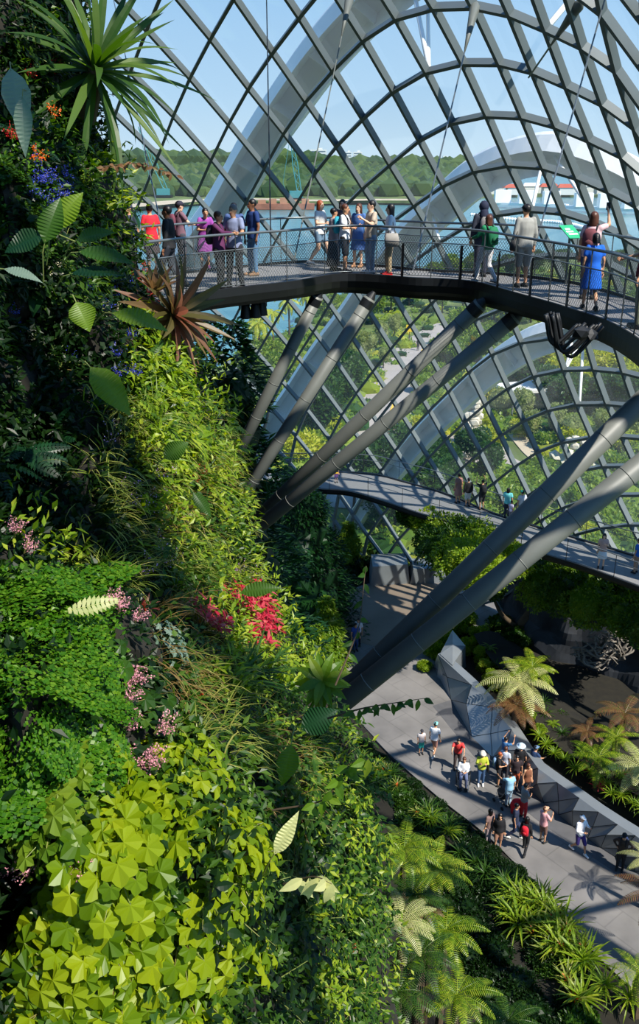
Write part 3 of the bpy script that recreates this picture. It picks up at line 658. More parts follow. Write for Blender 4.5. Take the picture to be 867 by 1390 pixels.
# harbour at right: red roofs, white pier
r = random.Random(9)
for k in range(11):
    p = at_z(648+k*24, 262+(k%3)*1.2, .6); sc = p.y/900; root = empty('harbour_building', p, label='x'); M = MB().use(M_blk); box(M, (0, 0, 2.5), 13*r.uniform(.7, 1.1), 9, 5); M.build('wall', parent=root)
    M = MB().use(mat('roof_red', C8(176, 82, 60), .8)) if k % 3 else MB().use(M_blk)
    M.add([(-7.5, -5, 5), (7.5, -5, 5), (7.5, 5, 5), (-7.5, 5, 5), (-5, 0, 7.5), (5, 0, 7.5)], [(0, 1, 5, 4), (1, 2, 5), (2, 3, 4, 5), (3, 0, 4), (3, 2, 1, 0)]); M.build('roof', parent=root)
    pool(root, ('low white building with a red roof' if k % 3 else 'low white building with a pale roof')+' on the far harbour shore', 'building', 'harbour buildings at right')
o = zpoly('floor_9', [tuple(at_z(a, b, .6)) for a, b in ((640, 266), (700, 264), (780, 264), (900, 266), (900, 262), (780, 258), (640, 260))], .6, 1.8, M_grass); tag(o, kind='structure')
for k, (a, b, c, d) in enumerate(((660, 276, 770, 279), (770, 281, 880, 286), (820, 270, 900, 272))):
    P0, P1 = at_z(a, b, 1), at_z(c, d, 1); root = empty('floating_pier', P0, label='x'); M = MB().use(M_white); beam(M, (0, 0, 0), P1-P0, 5, 1.5, (0, 0, 1)); M.build('pontoon', parent=root)
    for q in range(3): M = MB().use(M_white); box(M, (P1-P0)*(.2+.3*q)+Vector((0, 0, 4)), 9, 5, 7); M.build('boathouse', parent=root)
    pool(root, 'white floating pier with boathouses on the water at right', 'pier', 'piers at right')
for k in range(5):
    p = at_z(560+k*30, 221.6+k*.4, -1.2); root = empty('cargo_ship', p, label='x'); L0 = 90; M = MB().use(mat('ship_hull', C8(90, 80, 84), .6)); M.add([(-L0, -12, 0), (L0*.9, -12, 0), (L0*.9, 12, 0), (-L0, 12, 0), (-L0*1.05, -12, 14), (L0, -12, 14), (L0, 12, 14), (-L0*1.05, 12, 14)], [(3, 2, 1, 0), (4, 5, 6, 7), (0, 1, 5, 4), (1, 2, 6, 5), (2, 3, 7, 6), (3, 0, 4, 7)]); M.build('hull', parent=root)
    M = MB().use(M_blk); box(M, (-L0*.7, 0, 26), 26, 16, 26); M.build('bridge', parent=root); pool(root, 'tiny cargo ship on the sea horizon', 'ship', 'ships on the horizon')
M = MB().use(M_white); P0 = catmull([at_z(640, 292, -1), at_z(700, 299, -1), at_z(760, 303, -1), at_z(800, 312, -1)], 50)
for p in P0[::1]: ico(M, p-P0[0]+Vector((0, 0, .3)), .9, 1)
tube(M, [p-P0[0] for p in P0], .15, 4); tag(M.build('buoy_line', loc=P0[0]), 'string of white floats on the water behind the capped man', 'buoy line')
# rock-pile sculptures and pavilion outside
def rockpile(px, py, h, n, lab, wide=1.0):
    root = empty('stone_pile', at_z(px, py, -.1), label=lab, cat='rock sculpture', group='pale stone sculptures in the garden'); q = random.Random(px)
    for k in range(n):
        t = k/n; M = MB().use(M_stone); ico(M, (0, 0, 0), .55*(1.2-.6*t), 1, (1, 1, .8), .5, q.random()*30); M.build('boulder', parent=root, loc=(q.uniform(-1, 1)*wide*(1-t*.6), q.uniform(-1, 1)*.6*(1-t*.5), .3+h*t))
rockpile(640, 606, 6.2, 44, 'tall pile of pale stones standing in the garden, seen through the lower arch')
rockpile(775, 640, 2.8, 22, 'broad heap of pale rocks in the garden beside the nearest tubes', 2.2)
rockpile(660, 625, .8, 10, 'low ring of pale stones at the foot of the tall stone pile', 3)
rockpile(365, 515, .8, 10, 'pale rocks near the water behind the steepest tube', 3)
root = empty('garden_pavilion', at_z(714, 560, -.1), .3, label='small garden pavilion with a flat grey roof inside the lowest arch', cat='pavilion')
M = MB().use(M_blk); box(M, (0, 0, 2.8), 6, 4, .3); M.build('roof', parent=root); M = MB().use(M_sand); box(M, (0, 1.6, 1.3), 5.4, .3, 2.6); M.build('wall', parent=root)
for sx_, sy_ in ((-2.7, -1.7), (2.7, -1.7), (-2.7, 1.7), (2.7, 1.7)): M = MB().use(M_white); tube(M, [(sx_, sy_, 0), (sx_, sy_, 2.7)], .1, 8); M.build('column', parent=root)
root = empty('road_sign', at_z(555, 470, -.1), label='yellow road sign beside the road, under the walkway bend', cat='sign'); M = MB().use(mat('sign_yellow', C8(230, 190, 40), .5)); box(M, (0, 0, 2.6), 1.0, .06, 1.0); M.build('board', parent=root); M = MB().use(M_dark); tube(M, [(0, .08, 0), (0, .08, 2.7)], .05, 6); M.build('pole', parent=root)
# ---------------------------------------------------------------- plaza inside the dome
m = bpy.data.materials.new('plaza_concrete'); m.use_nodes = True; N, L = nt(m); b = N['Principled BSDF']; b.inputs['Roughness'].default_value = .8
tcw = N.new('ShaderNodeTexCoord'); nz = N.new('ShaderNodeTexNoise'); nz.inputs['Scale'].default_value = .5; nz.inputs['Detail'].default_value = 8; L.new(tcw.outputs['Object'], nz.inputs[0])
cr = N.new('ShaderNodeValToRGB'); cr.color_ramp.elements[0].color = (*C8(98, 96, 94), 1); cr.color_ramp.elements[1].color = (*C8(122, 119, 116), 1); cr.color_ramp.elements[0].position = .35; cr.color_ramp.elements[1].position = .65; L.new(nz.outputs['Fac'], cr.inputs[0])
bk = N.new('ShaderNodeTexBrick'); bk.inputs['Scale'].default_value = .22; bk.inputs['Mortar Size'].default_value = .006; bk.inputs['Color1'].default_value = (1, 1, 1, 1); bk.inputs['Color2'].default_value = (.95, .95, .95, 1); bk.inputs['Mortar'].default_value = (.8, .8, .8, 1)
mpb = N.new('ShaderNodeMapping'); mpb.inputs['Rotation'].default_value = (0, 0, .9); L.new(tcw.outputs['Object'], mpb.inputs[0]); L.new(mpb.outputs[0], bk.inputs[0])
mm = N.new('ShaderNodeMix'); mm.data_type = 'RGBA'; mm.blend_type = 'MULTIPLY'; mm.inputs[0].default_value = 1; L.new(cr.outputs[0], mm.inputs[6]); L.new(bk.outputs[0], mm.inputs[7]); L.new(mm.outputs[2], b.inputs['Base Color']); M_plaza = m
M_darkpave = mat('dark_grooved_paving', C8(84, 84, 86), .8, 0, .1, 3); M_tan = mat('tan_paving', C8(128, 114, 100), .85, 0, .15, .6)
plaza_pts = [(452, 830), (462, 812), (480, 798), (520, 786), (560, 780), (640, 770), (720, 770), (760, 800), (740, 860), (640, 850), (600, 872), (588, 905), (612, 950), (640, 1000), (694, 1052), (720, 1072), (758, 1106), (797, 1138), (834, 1163), (880, 1195), (950, 1260), (900, 1380), (815, 1300), (770, 1245), (730, 1201), (694, 1165), (658, 1130), (600, 1085), (538, 1031), (511, 1004), (470, 960), (452, 900)]
tag(zpoly('floor_1', plaza_pts, 0, .4, M_plaza), kind='structure')
tag(zpoly('floor_10', [(587, 958), (612, 950), (640, 1000), (694, 1052), (758, 1106), (834, 1163), (870, 1190), (850, 1196), (800, 1160), (740, 1122), (690, 1082), (650, 1035)], .006, .03, M_darkpave), kind='structure')
tag(zpoly('floor_11', [(462, 822), (476, 802), (520, 788), (570, 784), (600, 800), (590, 850), (560, 880), (520, 880), (480, 870), (460, 850)], .005, .03, M_tan), kind='structure')
# kerb at the left edge
def kerb(pts, name, w=.25, h=.12, z=.0, m=M_blk):
    P = catmull([at_z(a, b, z) for a, b in pts], 30); M = MB().use(m); sweep(M, P, [(-w/2, -.3), (-w/2, h), (w/2, h), (w/2, -.3)]); return tag(M.build(name), kind='structure')
kerb([(511, 1004), (538, 1031), (600, 1085), (658, 1130), (694, 1165), (730, 1201), (770, 1245), (815, 1300), (870, 1350)], 'trim_11', .16, .05, m=M_plaza)
# faceted parapet
base = [(588, 905), (612, 950), (640, 1000), (668, 1028), (694, 1052), (718, 1072), (738, 1090), (758, 1106), (777, 1122), (797, 1138), (815, 1151), (834, 1163), (860, 1182), (900, 1212)]
topo = [(594, 888), (640, 930), (668, 960), (694, 990), (712, 1018), (730, 1043), (756, 1062), (786, 1083), (812, 1102), (838, 1119), (862, 1134), (884, 1150), (912, 1170), (950, 1196)]
root = empty('faceted_parapet', at_z(694, 1052, 0), label='faceted grey metal parapet of folded triangles along the plaza', cat='parapet'); c0 = root.location.copy()
B = [at_z(*p, 0)-c0 for p in base]; T_ = [at_z(*p, 1.25)-c0 for p in topo]; M = MB().use(M_facet); Fm = MB().use(M_facet); q = random.Random(4)
mid = []
for i in range(len(B)-1):
    cpt = (B[i]+B[i+1]+T_[i]+T_[i+1])/4; nn = (B[i+1]-B[i]).cross(Vector((0, 0, 1))).normalized(); mid.append(cpt+nn*(.28 if i % 2 else .05)+Vector((0, 0, .22 if i % 2 else -.05)))
for i in range(len(B)-1):
    v = [B[i], B[i+1], T_[i+1], T_[i], mid[i]]
    k = len(M.v); M.add(v, [(0, 1, 4), (1, 2, 4), (2, 3, 4), (3, 0, 4)])
M.build('facet_panel', parent=root)
M = MB().use(M_facet); bo = [t+Vector((.35, .35, 0)) for t in T_]; M.add(T_+bo, [(i, i+1, i+15, i+14) for i in range(13)]); M.add([t-Vector((0, 0, 1.5)) for t in bo]+bo, [(i, i+14, i+15, i+1) for i in range(13)]); M.build('coping', parent=root)
M = MB().use(M_dark)
for i in range(len(B)-1):
    for a, b in ((B[i], mid[i]), (B[i+1], mid[i]), (T_[i], mid[i]), (T_[i+1], mid[i])): tube(M, [a, b], .015, 4)
M.build('seam', parent=root)
# low faceted walls at the back of the plaza
def wedge(pts, z0, h, lab):
    P = [at_z(a, b, z0) for a, b in pts]; c0 = P[0].copy(); n = len(P); M = MB().use(M_facet); ce = sum(P, Vector())/n
    top = [p-c0+Vector((0, 0, h))+(ce-p)*.12 for p in P]; M.add([p-c0 for p in P]+top+[ce-c0+Vector((0, 0, h*1.15))], [(i, (i+1) % n, (i+1) % n+n, i+n) for i in range(n)]+[(i+n, (i+1) % n+n, 2*n) for i in range(n)])
    return tag(M.build('planter_wall', loc=c0), lab, 'planter wall', 'faceted planter walls at the back of the plaza')
wedge([(502, 796), (556, 792), (552, 774), (500, 776)], 0, 1.3, 'faceted metal planter wall at the foot of the glass, left one')
wedge([(556, 793), (612, 790), (640, 776), (553, 776)], 0, 1.0, 'faceted metal planter wall at the foot of the glass, right one')
wedge([(593, 918), (612, 936), (632, 905), (612, 880)], 0, 1.3, 'faceted metal end block of the parapet beside the yellow-green bushes')
# dark rock wall under the lower walkway and black pool
def heightmesh(name, grid, m, amp, sc, kind='structure'):
    nr, nc = len(grid), len(grid[0]); M = MB().use(m); vs = []
    for rw in grid:
        for p in rw: vs.append(Vector(p)+noise.noise_vector(Vector(p)*sc)*amp)
    M.add(vs, [(i*nc+j, i*nc+j+1, (i+1)*nc+j+1, (i+1)*nc+j) for i in range(nr-1) for j in range(nc-1)]); return tag(M.build(name), kind=kind)
A0, A1, A2_ = at_z(700, 900, 0), at_z(800, 935, 0), at_z(960, 990, 0); base_l = catmull([at_z(690, 868, 0)+Vector((0, 3, 0)), at_z(715, 880, 0), at_z(790, 905, 0), at_z(880, 940, 0), at_z(980, 980, 0)], 50)
heightmesh('wall_right', [[p+Vector((.35*k/14*1.5, .6*k/14, -1+k*6.6/14)) for p in base_l] for k in range(15)]+[[p+Vector((1.5, 2.2, 5.2)) for p in base_l]], M_rock, .6, .6)

# ---------------------------------------------------------------- people
def capsule(M, a, b, ra, rb, n=10, fl=1.0):
    a, b = Vector(a), Vector(b); d = b-a; L_ = d.length; dn = d.normalized() if L_ > 1e-6 else Vector((0, 0, 1)); pts = []; rs = []
    for t in (-.98, -.7, -.35): pts.append(a+dn*ra*t); rs.append(ra*math.sqrt(1-t*t))
    for t in (0, .5, 1): pts.append(a.lerp(b, t)); rs.append(ra+(rb-ra)*t)
    for t in (.35, .7, .98): pts.append(b+dn*rb*t); rs.append(rb*math.sqrt(1-t*t))
    tube(M, pts, rs, n)
def loft(M, rows, n=14):
    """rows: (centre, rx, ry, side, fwd)"""
    vs = []; fs = []
    for c, rx, ry, s, f in rows:
        for k in range(n):
            a = 2*PI*k/n; vs.append(Vector(c)+s*math.cos(a)*rx+f*math.sin(a)*ry)
    m_ = len(rows)
    for i in range(m_-1):
        for k in range(n):
            a, b = i*n+k, i*n+(k+1) % n; fs.append((a, b, b+n, a+n))
    fs.append(tuple(range(n-1, -1, -1))); fs.append(tuple((m_-1)*n+k for k in range(n))); M.add(vs, fs)
def remeshed(M, name, vox, m, extra=None, smooth_it=2):
    me = M.mesh(name+'_raw'); bm = bmesh.new(); bm.from_mesh(me); bmesh.ops.recalc_face_normals(bm, faces=bm.faces); bm.to_mesh(me); bm.free()
    o = bpy.data.objects.new('tmp', me); COL.objects.link(o); md = o.modifiers.new('r', 'REMESH'); md.mode = 'VOXEL'; md.voxel_size = vox; md.use_smooth_shade = True
    sm = o.modifiers.new('s', 'SMOOTH'); sm.factor = .5; sm.iterations = smooth_it
    dg = bpy.context.evaluated_depsgraph_get(); ev = o.evaluated_get(dg); out = bpy.data.meshes.new_from_object(ev); out.name = name
    bpy.data.objects.remove(o); bpy.data.meshes.remove(me)
    if extra is not None and extra.v:
        bm = bmesh.new(); bm.from_mesh(out); em = extra.mesh('x'); bm.from_mesh(em); bm.to_mesh(out); bm.free(); bpy.data.meshes.remove(em)
    out.materials.clear(); out.materials.append(m); out.polygons.foreach_set('use_smooth', [True]*len(out.polygons)); return out
SKIN = {'l': mat('skin_light', C8(226, 180, 150), .55), 'm': mat('skin_medium', C8(196, 146, 112), .55), 'd': mat('skin_dark', C8(128, 86, 62), .55)}
HAIR = {'black': mat('hair_black', C8(22, 18, 18), .45), 'brown': mat('hair_brown', C8(84, 50, 34), .45), 'red': mat('hair_auburn', C8(150, 72, 36), .4), 'grey': mat('hair_grey', C8(120, 112, 108), .5)}
CL = {}
def cloth(c):
    if c not in CL: CL[c] = mat('cloth_%d_%d_%d' % c, C8(*c), .85, 0, .07, 14)
    return CL[c]
def person(loc, face, label, h=1.70, skin='m', hair='black', hl='short', top=(90, 90, 90), sleeve='short', bot=(40, 40, 50), bt='trousers', shoe=(40, 40, 40), arms=('down', 'down'), legs='stand',
           hat=None, lean=0.0, female=False, lod=1, scale=None, group='visitors', look=(0, 0)):
    """face: heading in degrees, 0 = facing away from the camera (+y), 90 = facing left (-x)"""
    k = h/1.70; root = empty('person', loc, math.radians(face), label=label, cat='person', group=group)
    X, Y, Z = Vector((1, 0, 0)), Vector((0, 1, 0)), Vector((0, 0, 1)); V = lambda *a: Vector(a)*k
    sit = legs == 'sit'; hz = .50 if sit else .90; q = random.Random(hash(label) % 1000 if 0 else len(label)*7+int(abs(loc[0])*50))
    sw = .165 if female else .19; hw = .10
    hip = V(0, 0, hz); tl = lean; tz = lambda s, z: hip+Vector((0, math.sin(tl)*z, math.cos(tl)*z))*k+X*(s*k)
    sh = [tz(-sw, .50), tz(sw, .50)]; neck = tz(0, .56); fwd = Vector((0, math.cos(tl), -math.sin(tl)))
    head = tz(0, .685)+Y*.02*k+Vector((look[0]*.02, 0, look[1]*.02))
    if sit: kn = [V(-.12, .42, .50), V(.12, .42, .50)]; an = [V(-.12, .50, .10), V(.12, .50, .10)]
    elif legs == 'walk': kn = [V(-.09, .20, .49), V(.09, .02, .47)]; an = [V(-.09, .26, .08), V(.09, -.30, .12)]
    elif legs == 'apart': kn = [V(-.14, .03, .48), V(.13, .02, .48)]; an = [V(-.17, 0, .08), V(.15, .03, .08)]
    else: kn = [V(-.09, .02, .48), V(.10, .05, .48)]; an = [V(-.09, 0, .08), V(.11, .03, .08)]
    hj = [hip+V(-hw, 0, -.02), hip+V(hw, 0, -.02)]
    el, wr, hd = [], [], []
    for i, sg in ((0, -1), (1, 1)):
        a = arms[i]; S = sh[i]
        if a == 'down': e_ = S+V(.05*sg, -.02, -.28); w_ = e_+V(.01*sg, .06, -.25)
        elif a == 'swing': e_ = S+V(.05*sg, .10, -.26); w_ = e_+V(0, .16, -.18)
        elif a == 'back': e_ = S+V(.05*sg, -.12, -.25); w_ = e_+V(0, -.04, -.25)
        elif a == 'phone': e_ = S+V(.06*sg, .10, -.24); w_ = e_+V(-.10*sg, .19, .13)
        elif a == 'up': e_ = S+V(.10*sg, .18, .06); w_ = e_+V(-.06*sg, .10, .22)
        elif a == 'rail': e_ = S+V(.06*sg, .14, -.22); w_ = e_+V(-.02*sg, .22, -.06)
        elif a == 'front': e_ = S+V(.06*sg, .05, -.27); w_ = e_+V(-.14*sg, .18, .0)
        elif a == 'reach': e_ = S+V(.06*sg, .22, -.14); w_ = e_+V(0, .24, 0)
        elif a == 'side': e_ = S+V(.24*sg, .06, -.10); w_ = e_+V(.22*sg, .06, .04)
        elif a == 'hip': e_ = S+V(.17*sg, -.05, -.22); w_ = e_+V(-.14*sg, .06, -.16)
        el.append(e_); wr.append(w_)
    # body: one surface, voxel-merged, fingers rooted in the palm
    vox = .022 if lod else .032
    M = MB(); n = 10
    loft(M, [(tz(0, -.10), .13*k, .10*k, X, fwd), (tz(0, 0), .165*k, .115*k, X, fwd), (tz(0, .16), (.12 if female else .14)*k, .09*k, X, fwd), (tz(0, .34), .155*k, .105*k, X, fwd), (tz(0, .46), (sw-.02)*k, .095*k, X, fwd), (tz(0, .53), .09*k, .07*k, X, fwd)])
    capsule(M, tz(0, .48), head-Z*.05*k, .055*k, .052*k)
    # head: skull, jaw, nose, ears
    ico(M, head+Vector((0, -.008, .02))*k, .098*k, 2, (.80, .98, 1.06)); capsule(M, head+V(0, .015, -.02), head+V(0, .045, -.085), .068*k, .042*k)
    capsule(M, head+V(0, .09, .01), head+V(0, .112, -.025), .012*k, .017*k, 6)
    for sg in (-1, 1): capsule(M, head+V(.078*sg, -.005, .015), head+V(.08*sg, -.005, -.02), .016*k, .012*k, 6)
    for i, sg in ((0, -1), (1, 1)):
        capsule(M, sh[i]-X*sg*.02*k, el[i], .053*k, .040*k, n); capsule(M, el[i], wr[i], .040*k, .026*k, n)
        capsule(M, hj[i], kn[i], .088*k, .056*k, n); capsule(M, kn[i], an[i], .056*k, .036*k, n); ico(M, kn[i].lerp(an[i], .28)-Y*.018*k, .052*k, 1, (1, 1, 1.7))
        capsule(M, an[i]-V(0, .03, .03), an[i]+V(0, .13, -.045), .038*k, .030*k, 8)
        dd = (wr[i]-el[i]).normalized(); capsule(M, wr[i], wr[i]+dd*.07*k, .026*k, .034*k, 8)
    F = MB()
    for i, sg in ((0, -1), (1, 1)):
        dd, ss, uu = frame_of(wr[i]-el[i], X*sg if arms[i] not in ('down', 'back', 'swing') else Y); pb = wr[i]+dd*.085*k
        for f in range(4):
            o_ = ss*(f-1.5)*.018*k; Lf = (.070, .080, .075, .058)[f]*k; p1 = pb+o_+dd*Lf*.5-uu*.008*k; tube(F, [pb+o_-dd*.02*k, p1, p1+(dd*.8-uu*.6).normalized()*Lf*.5], [.0095*k, .009*k, .007*k], 6)
        p0 = wr[i]+dd*.03*k-ss*.025*k; tube(F, [p0, p0-ss*.025*k+dd*.025*k, p0-ss*.025*k+dd*.06*k-uu*.01*k], [.012*k, .010*k, .008*k], 6)
    me = remeshed(M, 'body', vox, SKIN[skin], F); o = bpy.data.objects.new('body', me); COL.objects.link(o); o.parent = root
    def kid(nm, MM, m, v=vox, it=2):
        me = remeshed(MM, nm, v, m, None, it); o = bpy.data.objects.new(nm, me); COL.objects.link(o); o.parent = root; return o
    g = .020*k
    M = MB(); dress = bt == 'dress'
    low = -.06
    loft(M, [(tz(0, low), .172*k+g, .125*k+g, X, fwd), (tz(0, .06), .16*k+g, .12*k+g, X, fwd), (tz(0, .18), (.13 if female else .155)*k+g, .10*k+g, X, fwd), (tz(0, .34), .165*k+g, .115*k+g, X, fwd), (tz(0, .47), (sw-.005)*k+g*.6, .10*k+g*.6, X, fwd), (tz(0, .545), .085*k, .075*k, X, fwd)])
    for i, sg in ((0, -1), (1, 1)):
        if sleeve == 'none': continue
        if sleeve == 'long': capsule(M, sh[i]-X*sg*.02*k, el[i], .065*k, .052*k, n); capsule(M, el[i], el[i].lerp(wr[i], .92), .052*k, .040*k, n)
        else: capsule(M, sh[i]-X*sg*.02*k, sh[i].lerp(el[i], .55), .066*k, .062*k, n)
    if dress:
        r0 = tz(0, 0); loft(M, [(tz(0, .10), .15*k+g, .12*k+g, X, Y), (r0-Z*.1*k, .20*k, .16*k, X, Y), (r0-Z*.42*k, .24*k, .21*k, X, Y)]); kid('dress', M, cloth(top))
    else: kid('shirt' if sleeve != 'long' else 'long_sleeved_top', M, cloth(top))
    if not dress:
        M = MB()
        loft(M, [(hip-Z*.12*k, .10*k, .10*k, X, Y), (hip-Z*.03*k, .175*k+g*.4, .125*k+g*.4, X, Y), (tz(0, .12), .15*k+g*.3, .11*k+g*.3, X, fwd)])
        if bt == 'skirt': loft(M, [(hip, .17*k, .13*k, X, Y), (hip-Z*.2*k, .20*k, .17*k, X, Y), (hip-Z*.40*k, .22*k, .19*k, X, Y)])
        if bt == 'longskirt': loft(M, [(hip, .17*k, .13*k, X, Y), (hip-Z*.4*k, .20*k, .17*k, X, Y), (hip-Z*.76*k, .23*k, .20*k, X, Y)])
        for i in (0, 1):
            if bt in ('trousers', 'shorts', 'hot'): 
                e_ = kn[i] if bt != 'hot' else hj[i].lerp(kn[i], .5); capsule(M, hj[i], e_, .098*k, (.074 if bt != 'hot' else .09)*k, n)
                if bt == 'trousers': capsule(M, kn[i], kn[i].lerp(an[i], .93), .072*k, .056*k, n)
        kid({'trousers': 'trousers', 'shorts': 'shorts', 'hot': 'shorts', 'skirt': 'skirt', 'longskirt': 'skirt'}[bt], M, cloth(bot))
    for i in (0, 1):
        M = MB().use(cloth(shoe)); capsule(M, an[i]-V(0, .035, .035), an[i]+V(0, .15, -.048), .046*k, .038*k, 10); capsule(M, an[i]-V(0, .02, .02), an[i]+V(0, .02, .0), .045*k, .043*k, 8); sh_ = M.build('shoe', parent=root, smooth=True)
        if lod: M = MB().use(cloth((60, 56, 52))); box(M, an[i]+V(0, .055, -.079), .085*k, .26*k, .018*k); M.build('sole', parent=sh_)
    # hair
    M = MB()
    if hl != 'none':
        ico(M, head+V(0, -.022, .038), .105*k, 2, (.86, .98, .98))
        if hl in ('long', 'bob', 'tail'):
            ln = {'long': .36, 'bob': .16, 'tail': .10}[hl]
            loft(M, [(head+V(0, -.03, .04), .088*k, .085*k, X, Y), (head+V(0, -.05, -ln*.5), .095*k, .06*k, X, Y), (head+V(0, -.07, -ln), .075*k, .035*k, X, Y)])
            if hl != 'tail': [capsule(M, head+V(.072*sg, .0, .03), head+V(.080*sg, -.01, -.10), .026*k, .022*k, 6) for sg in (-1, 1)]
        if hl == 'tail': capsule(M, head+V(0, -.11, .02), head+V(0, -.16, -.16), .035*k, .018*k, 8)
        if hl == 'bun': ico(M, head+V(0, -.10, .09), .045*k, 1)
        kid('hair', M, HAIR[hair], .018, 1)
    o = [c for c in root.children if c.name.startswith('body')][0]
    if lod:
        for sg in (-1, 1): M = MB().use(cloth((24, 18, 16))); ico(M, head+V(.030*sg, .088, .018), .011*k, 1); M.build('eye', parent=o)
        M = MB().use(cloth((150, 70, 66))); capsule(M, head+V(-.02, .094, -.055), head+V(.02, .094, -.055), .007*k, .007*k, 6); M.build('mouth', parent=o)
    if hat:
        kind, c = hat; M = MB().use(cloth(c))
        if kind == 'cap':
            ico(M, head+V(0, -.005, .055), .112*k, 2, (.88, 1, .72)); loft(M, [(head+V(0, .06, .045), .075*k, .11*k, X, Y), (head+V(0, .07, .057), .072*k, .105*k, X, Y)]); nm = 'cap'
        elif kind == 'hat':
            loft(M, [(head+V(0, 0, .055), .20*k, .22*k, X, Y), (head+V(0, 0, .068), .19*k, .21*k, X, Y), (head+V(0, 0, .075), .105*k, .12*k, X, Y), (head+V(0, 0, .16), .09*k, .10*k, X, Y), (head+V(0, 0, .165), .04*k, .05*k, X, Y)]); nm = 'sun_hat'
        elif kind == 'bucket':
            loft(M, [(head+V(0, 0, .03), .16*k, .18*k, X, Y), (head+V(0, 0, .06), .11*k, .125*k, X, Y), (head+V(0, 0, .15), .085*k, .10*k, X, Y)]); nm = 'bucket_hat'
        elif kind == 'hood':
            ico(M, head+V(0, -.02, .03), .13*k, 2, (.9, 1, 1.05)); capsule(M, head+V(0, -.05, -.08), tz(0, .5)-Y*.04*k, .10*k, .12*k); nm = 'hood'
        M.build(nm, parent=root, smooth=True)
    root['_k'] = k; root['_sh'] = [list(v) for v in sh]; root['_wr'] = [list(v) for v in wr]; root['_tz'] = list(tz(0, .32)); return root
def backpack(p, label, c, front=False, big=1.0):
    k = p['_k']; t = Vector(p['_tz']); root = empty('backpack', p.matrix_basis @ Vector((0, 0, 0)), p.rotation_euler.z, label=label, cat='backpack', group='backpacks worn by visitors'); sg = 1 if front else -1
    M = MB().use(cloth(c)); cc = t+Vector((0, sg*.20*k, -.02)); loft(M, [(cc+Vector((0, 0, -.21*big)), .10*big, .05, Vector((1, 0, 0)), Vector((0, 1, 0))), (cc+Vector((0, 0, -.18*big)), .15*big, .085*big, Vector((1, 0, 0)), Vector((0, 1, 0))), (cc+Vector((0, 0, .10*big)), .145*big, .08*big, Vector((1, 0, 0)), Vector((0, 1, 0))), (cc+Vector((0, 0, .20*big)), .09*big, .04*big, Vector((1, 0, 0)), Vector((0, 1, 0)))]); bb = M.build('bag_body', parent=root, smooth=True)
    M = MB().use(cloth(tuple(int(x*.8) for x in c))); ico(M, cc+Vector((0, sg*.085*big, -.08)), .09*big, 1, (1.1, .45, .9)); M.build('pocket', parent=bb, smooth=True)
    for s in (-1, 1):
        S = Vector(p['_sh'][0 if s < 0 else 1]); M = MB().use(cloth((30, 30, 34))); x = s*.09*k
        tube(M, catmull([Vector((x, t.y+sg*.12*k, t.z+.12)), Vector((x*1.15, t.y, S.z+.075*k)), Vector((x*1.15, t.y-sg*.15*k, t.z+.05)), Vector((x, t.y-sg*.04*k, t.z-.16))], 10), .016, 6); M.build('strap', parent=root, smooth=True)
    return root
def shoulder_bag(p, label, c, side=1, sz=.12):
    k = p['_k']; S = Vector(p['_sh'][0 if side < 0 else 1]); root = empty('shoulder_bag', p.location, p.rotation_euler.z, label=label, cat='bag', group='shoulder bags of visitors')
    c0 = Vector((side*.27*k, -.02, S.z-.52*k)); M = MB().use(cloth(c)); loft(M, [(c0+Vector((0, 0, -sz)), .04, sz, Vector((1, 0, 0)), Vector((0, 1, 0))), (c0, .06, sz*1.15, Vector((1, 0, 0)), Vector((0, 1, 0))), (c0+Vector((0, 0, sz)), .035, sz*.9, Vector((1, 0, 0)), Vector((0, 1, 0)))]); M.build('bag_body', parent=root, smooth=True)
    M = MB().use(cloth((40, 34, 30))); tube(M, [c0+Vector((0, -.08, sz)), Vector((side*.12*k, 0, S.z+.07)), c0+Vector((0, .08, sz))], .012, 5); M.build('strap', parent=root); return root
def phone(p, label, i=1):
    w = Vector(p['_wr'][i]); o = MB().use(M_dark); beam(o, w+Vector((-.03, .07, .05)), w+Vector((-.03, .07, .20)), .085, .012, (0, 1, 0)); o = o.build('phone', loc=p.location); o.rotation_euler.z = p.rotation_euler.z; tag(o, label, 'phone', 'phones held up by visitors'); return o
def up(px, py): return at_z(px, py, zU)
def mi(px, py): return at_z(px, py, zM)
def pl(px, py): return at_z(px, py, 0)
UG = 'visitors on the upper walkway'; MG = 'visitors on the lower walkway'; PG = 'visitors on the plaza'
P_ = person
P_(up(181, 374), 150, 'person in dark cap and dark-grey vest, leftmost on the upper walkway', hat=('cap', (50, 60, 80)), top=(60, 72, 86), bot=(40, 44, 50), skin='m', group=UG)
P_(up(208, 371), 20, 'person in a bright red shirt seen from behind, far left of upper walkway', top=(214, 40, 56), bot=(60, 50, 50), bt='skirt', hair='black', hl='bun', group=UG, female=True, h=1.66)
P_(up(233, 392), 80, 'man in black long-sleeved shirt walking left near the mesh railing', top=(36, 38, 42), sleeve='long', bot=(52, 56, 66), legs='walk', skin='d', h=1.76, group=UG)
a = P_(up(247, 366), 300, 'person in a dark cap with patterned top at the far rail, left side', hat=('cap', (46, 44, 60)), top=(120, 90, 104), arms=('front', 'rail'), bot=(70, 70, 80), skin='l', group=UG); backpack(a, 'plaid backpack of the capped person at the far rail', (110, 60, 76))
P_(up(279, 366), 200, 'woman in a long purple dress bending near the far rail', top=(150, 70, 160), bt='dress', lean=.35, hair='black', hl='bun', female=True, h=1.58, arms=('front', 'front'), shoe=(150, 60, 140), group=UG)
a = P_(up(299, 391), 250, 'person in a plum shirt holding an arm around the companion at right', top=(92, 44, 84), sleeve='long', bot=(34, 34, 40), bt='trousers', arms=('down', 'reach'), hair='brown', hl='short', skin='m', group=UG, h=1.64); backpack(a, 'dark backpack of the person in the plum shirt', (48, 40, 52))
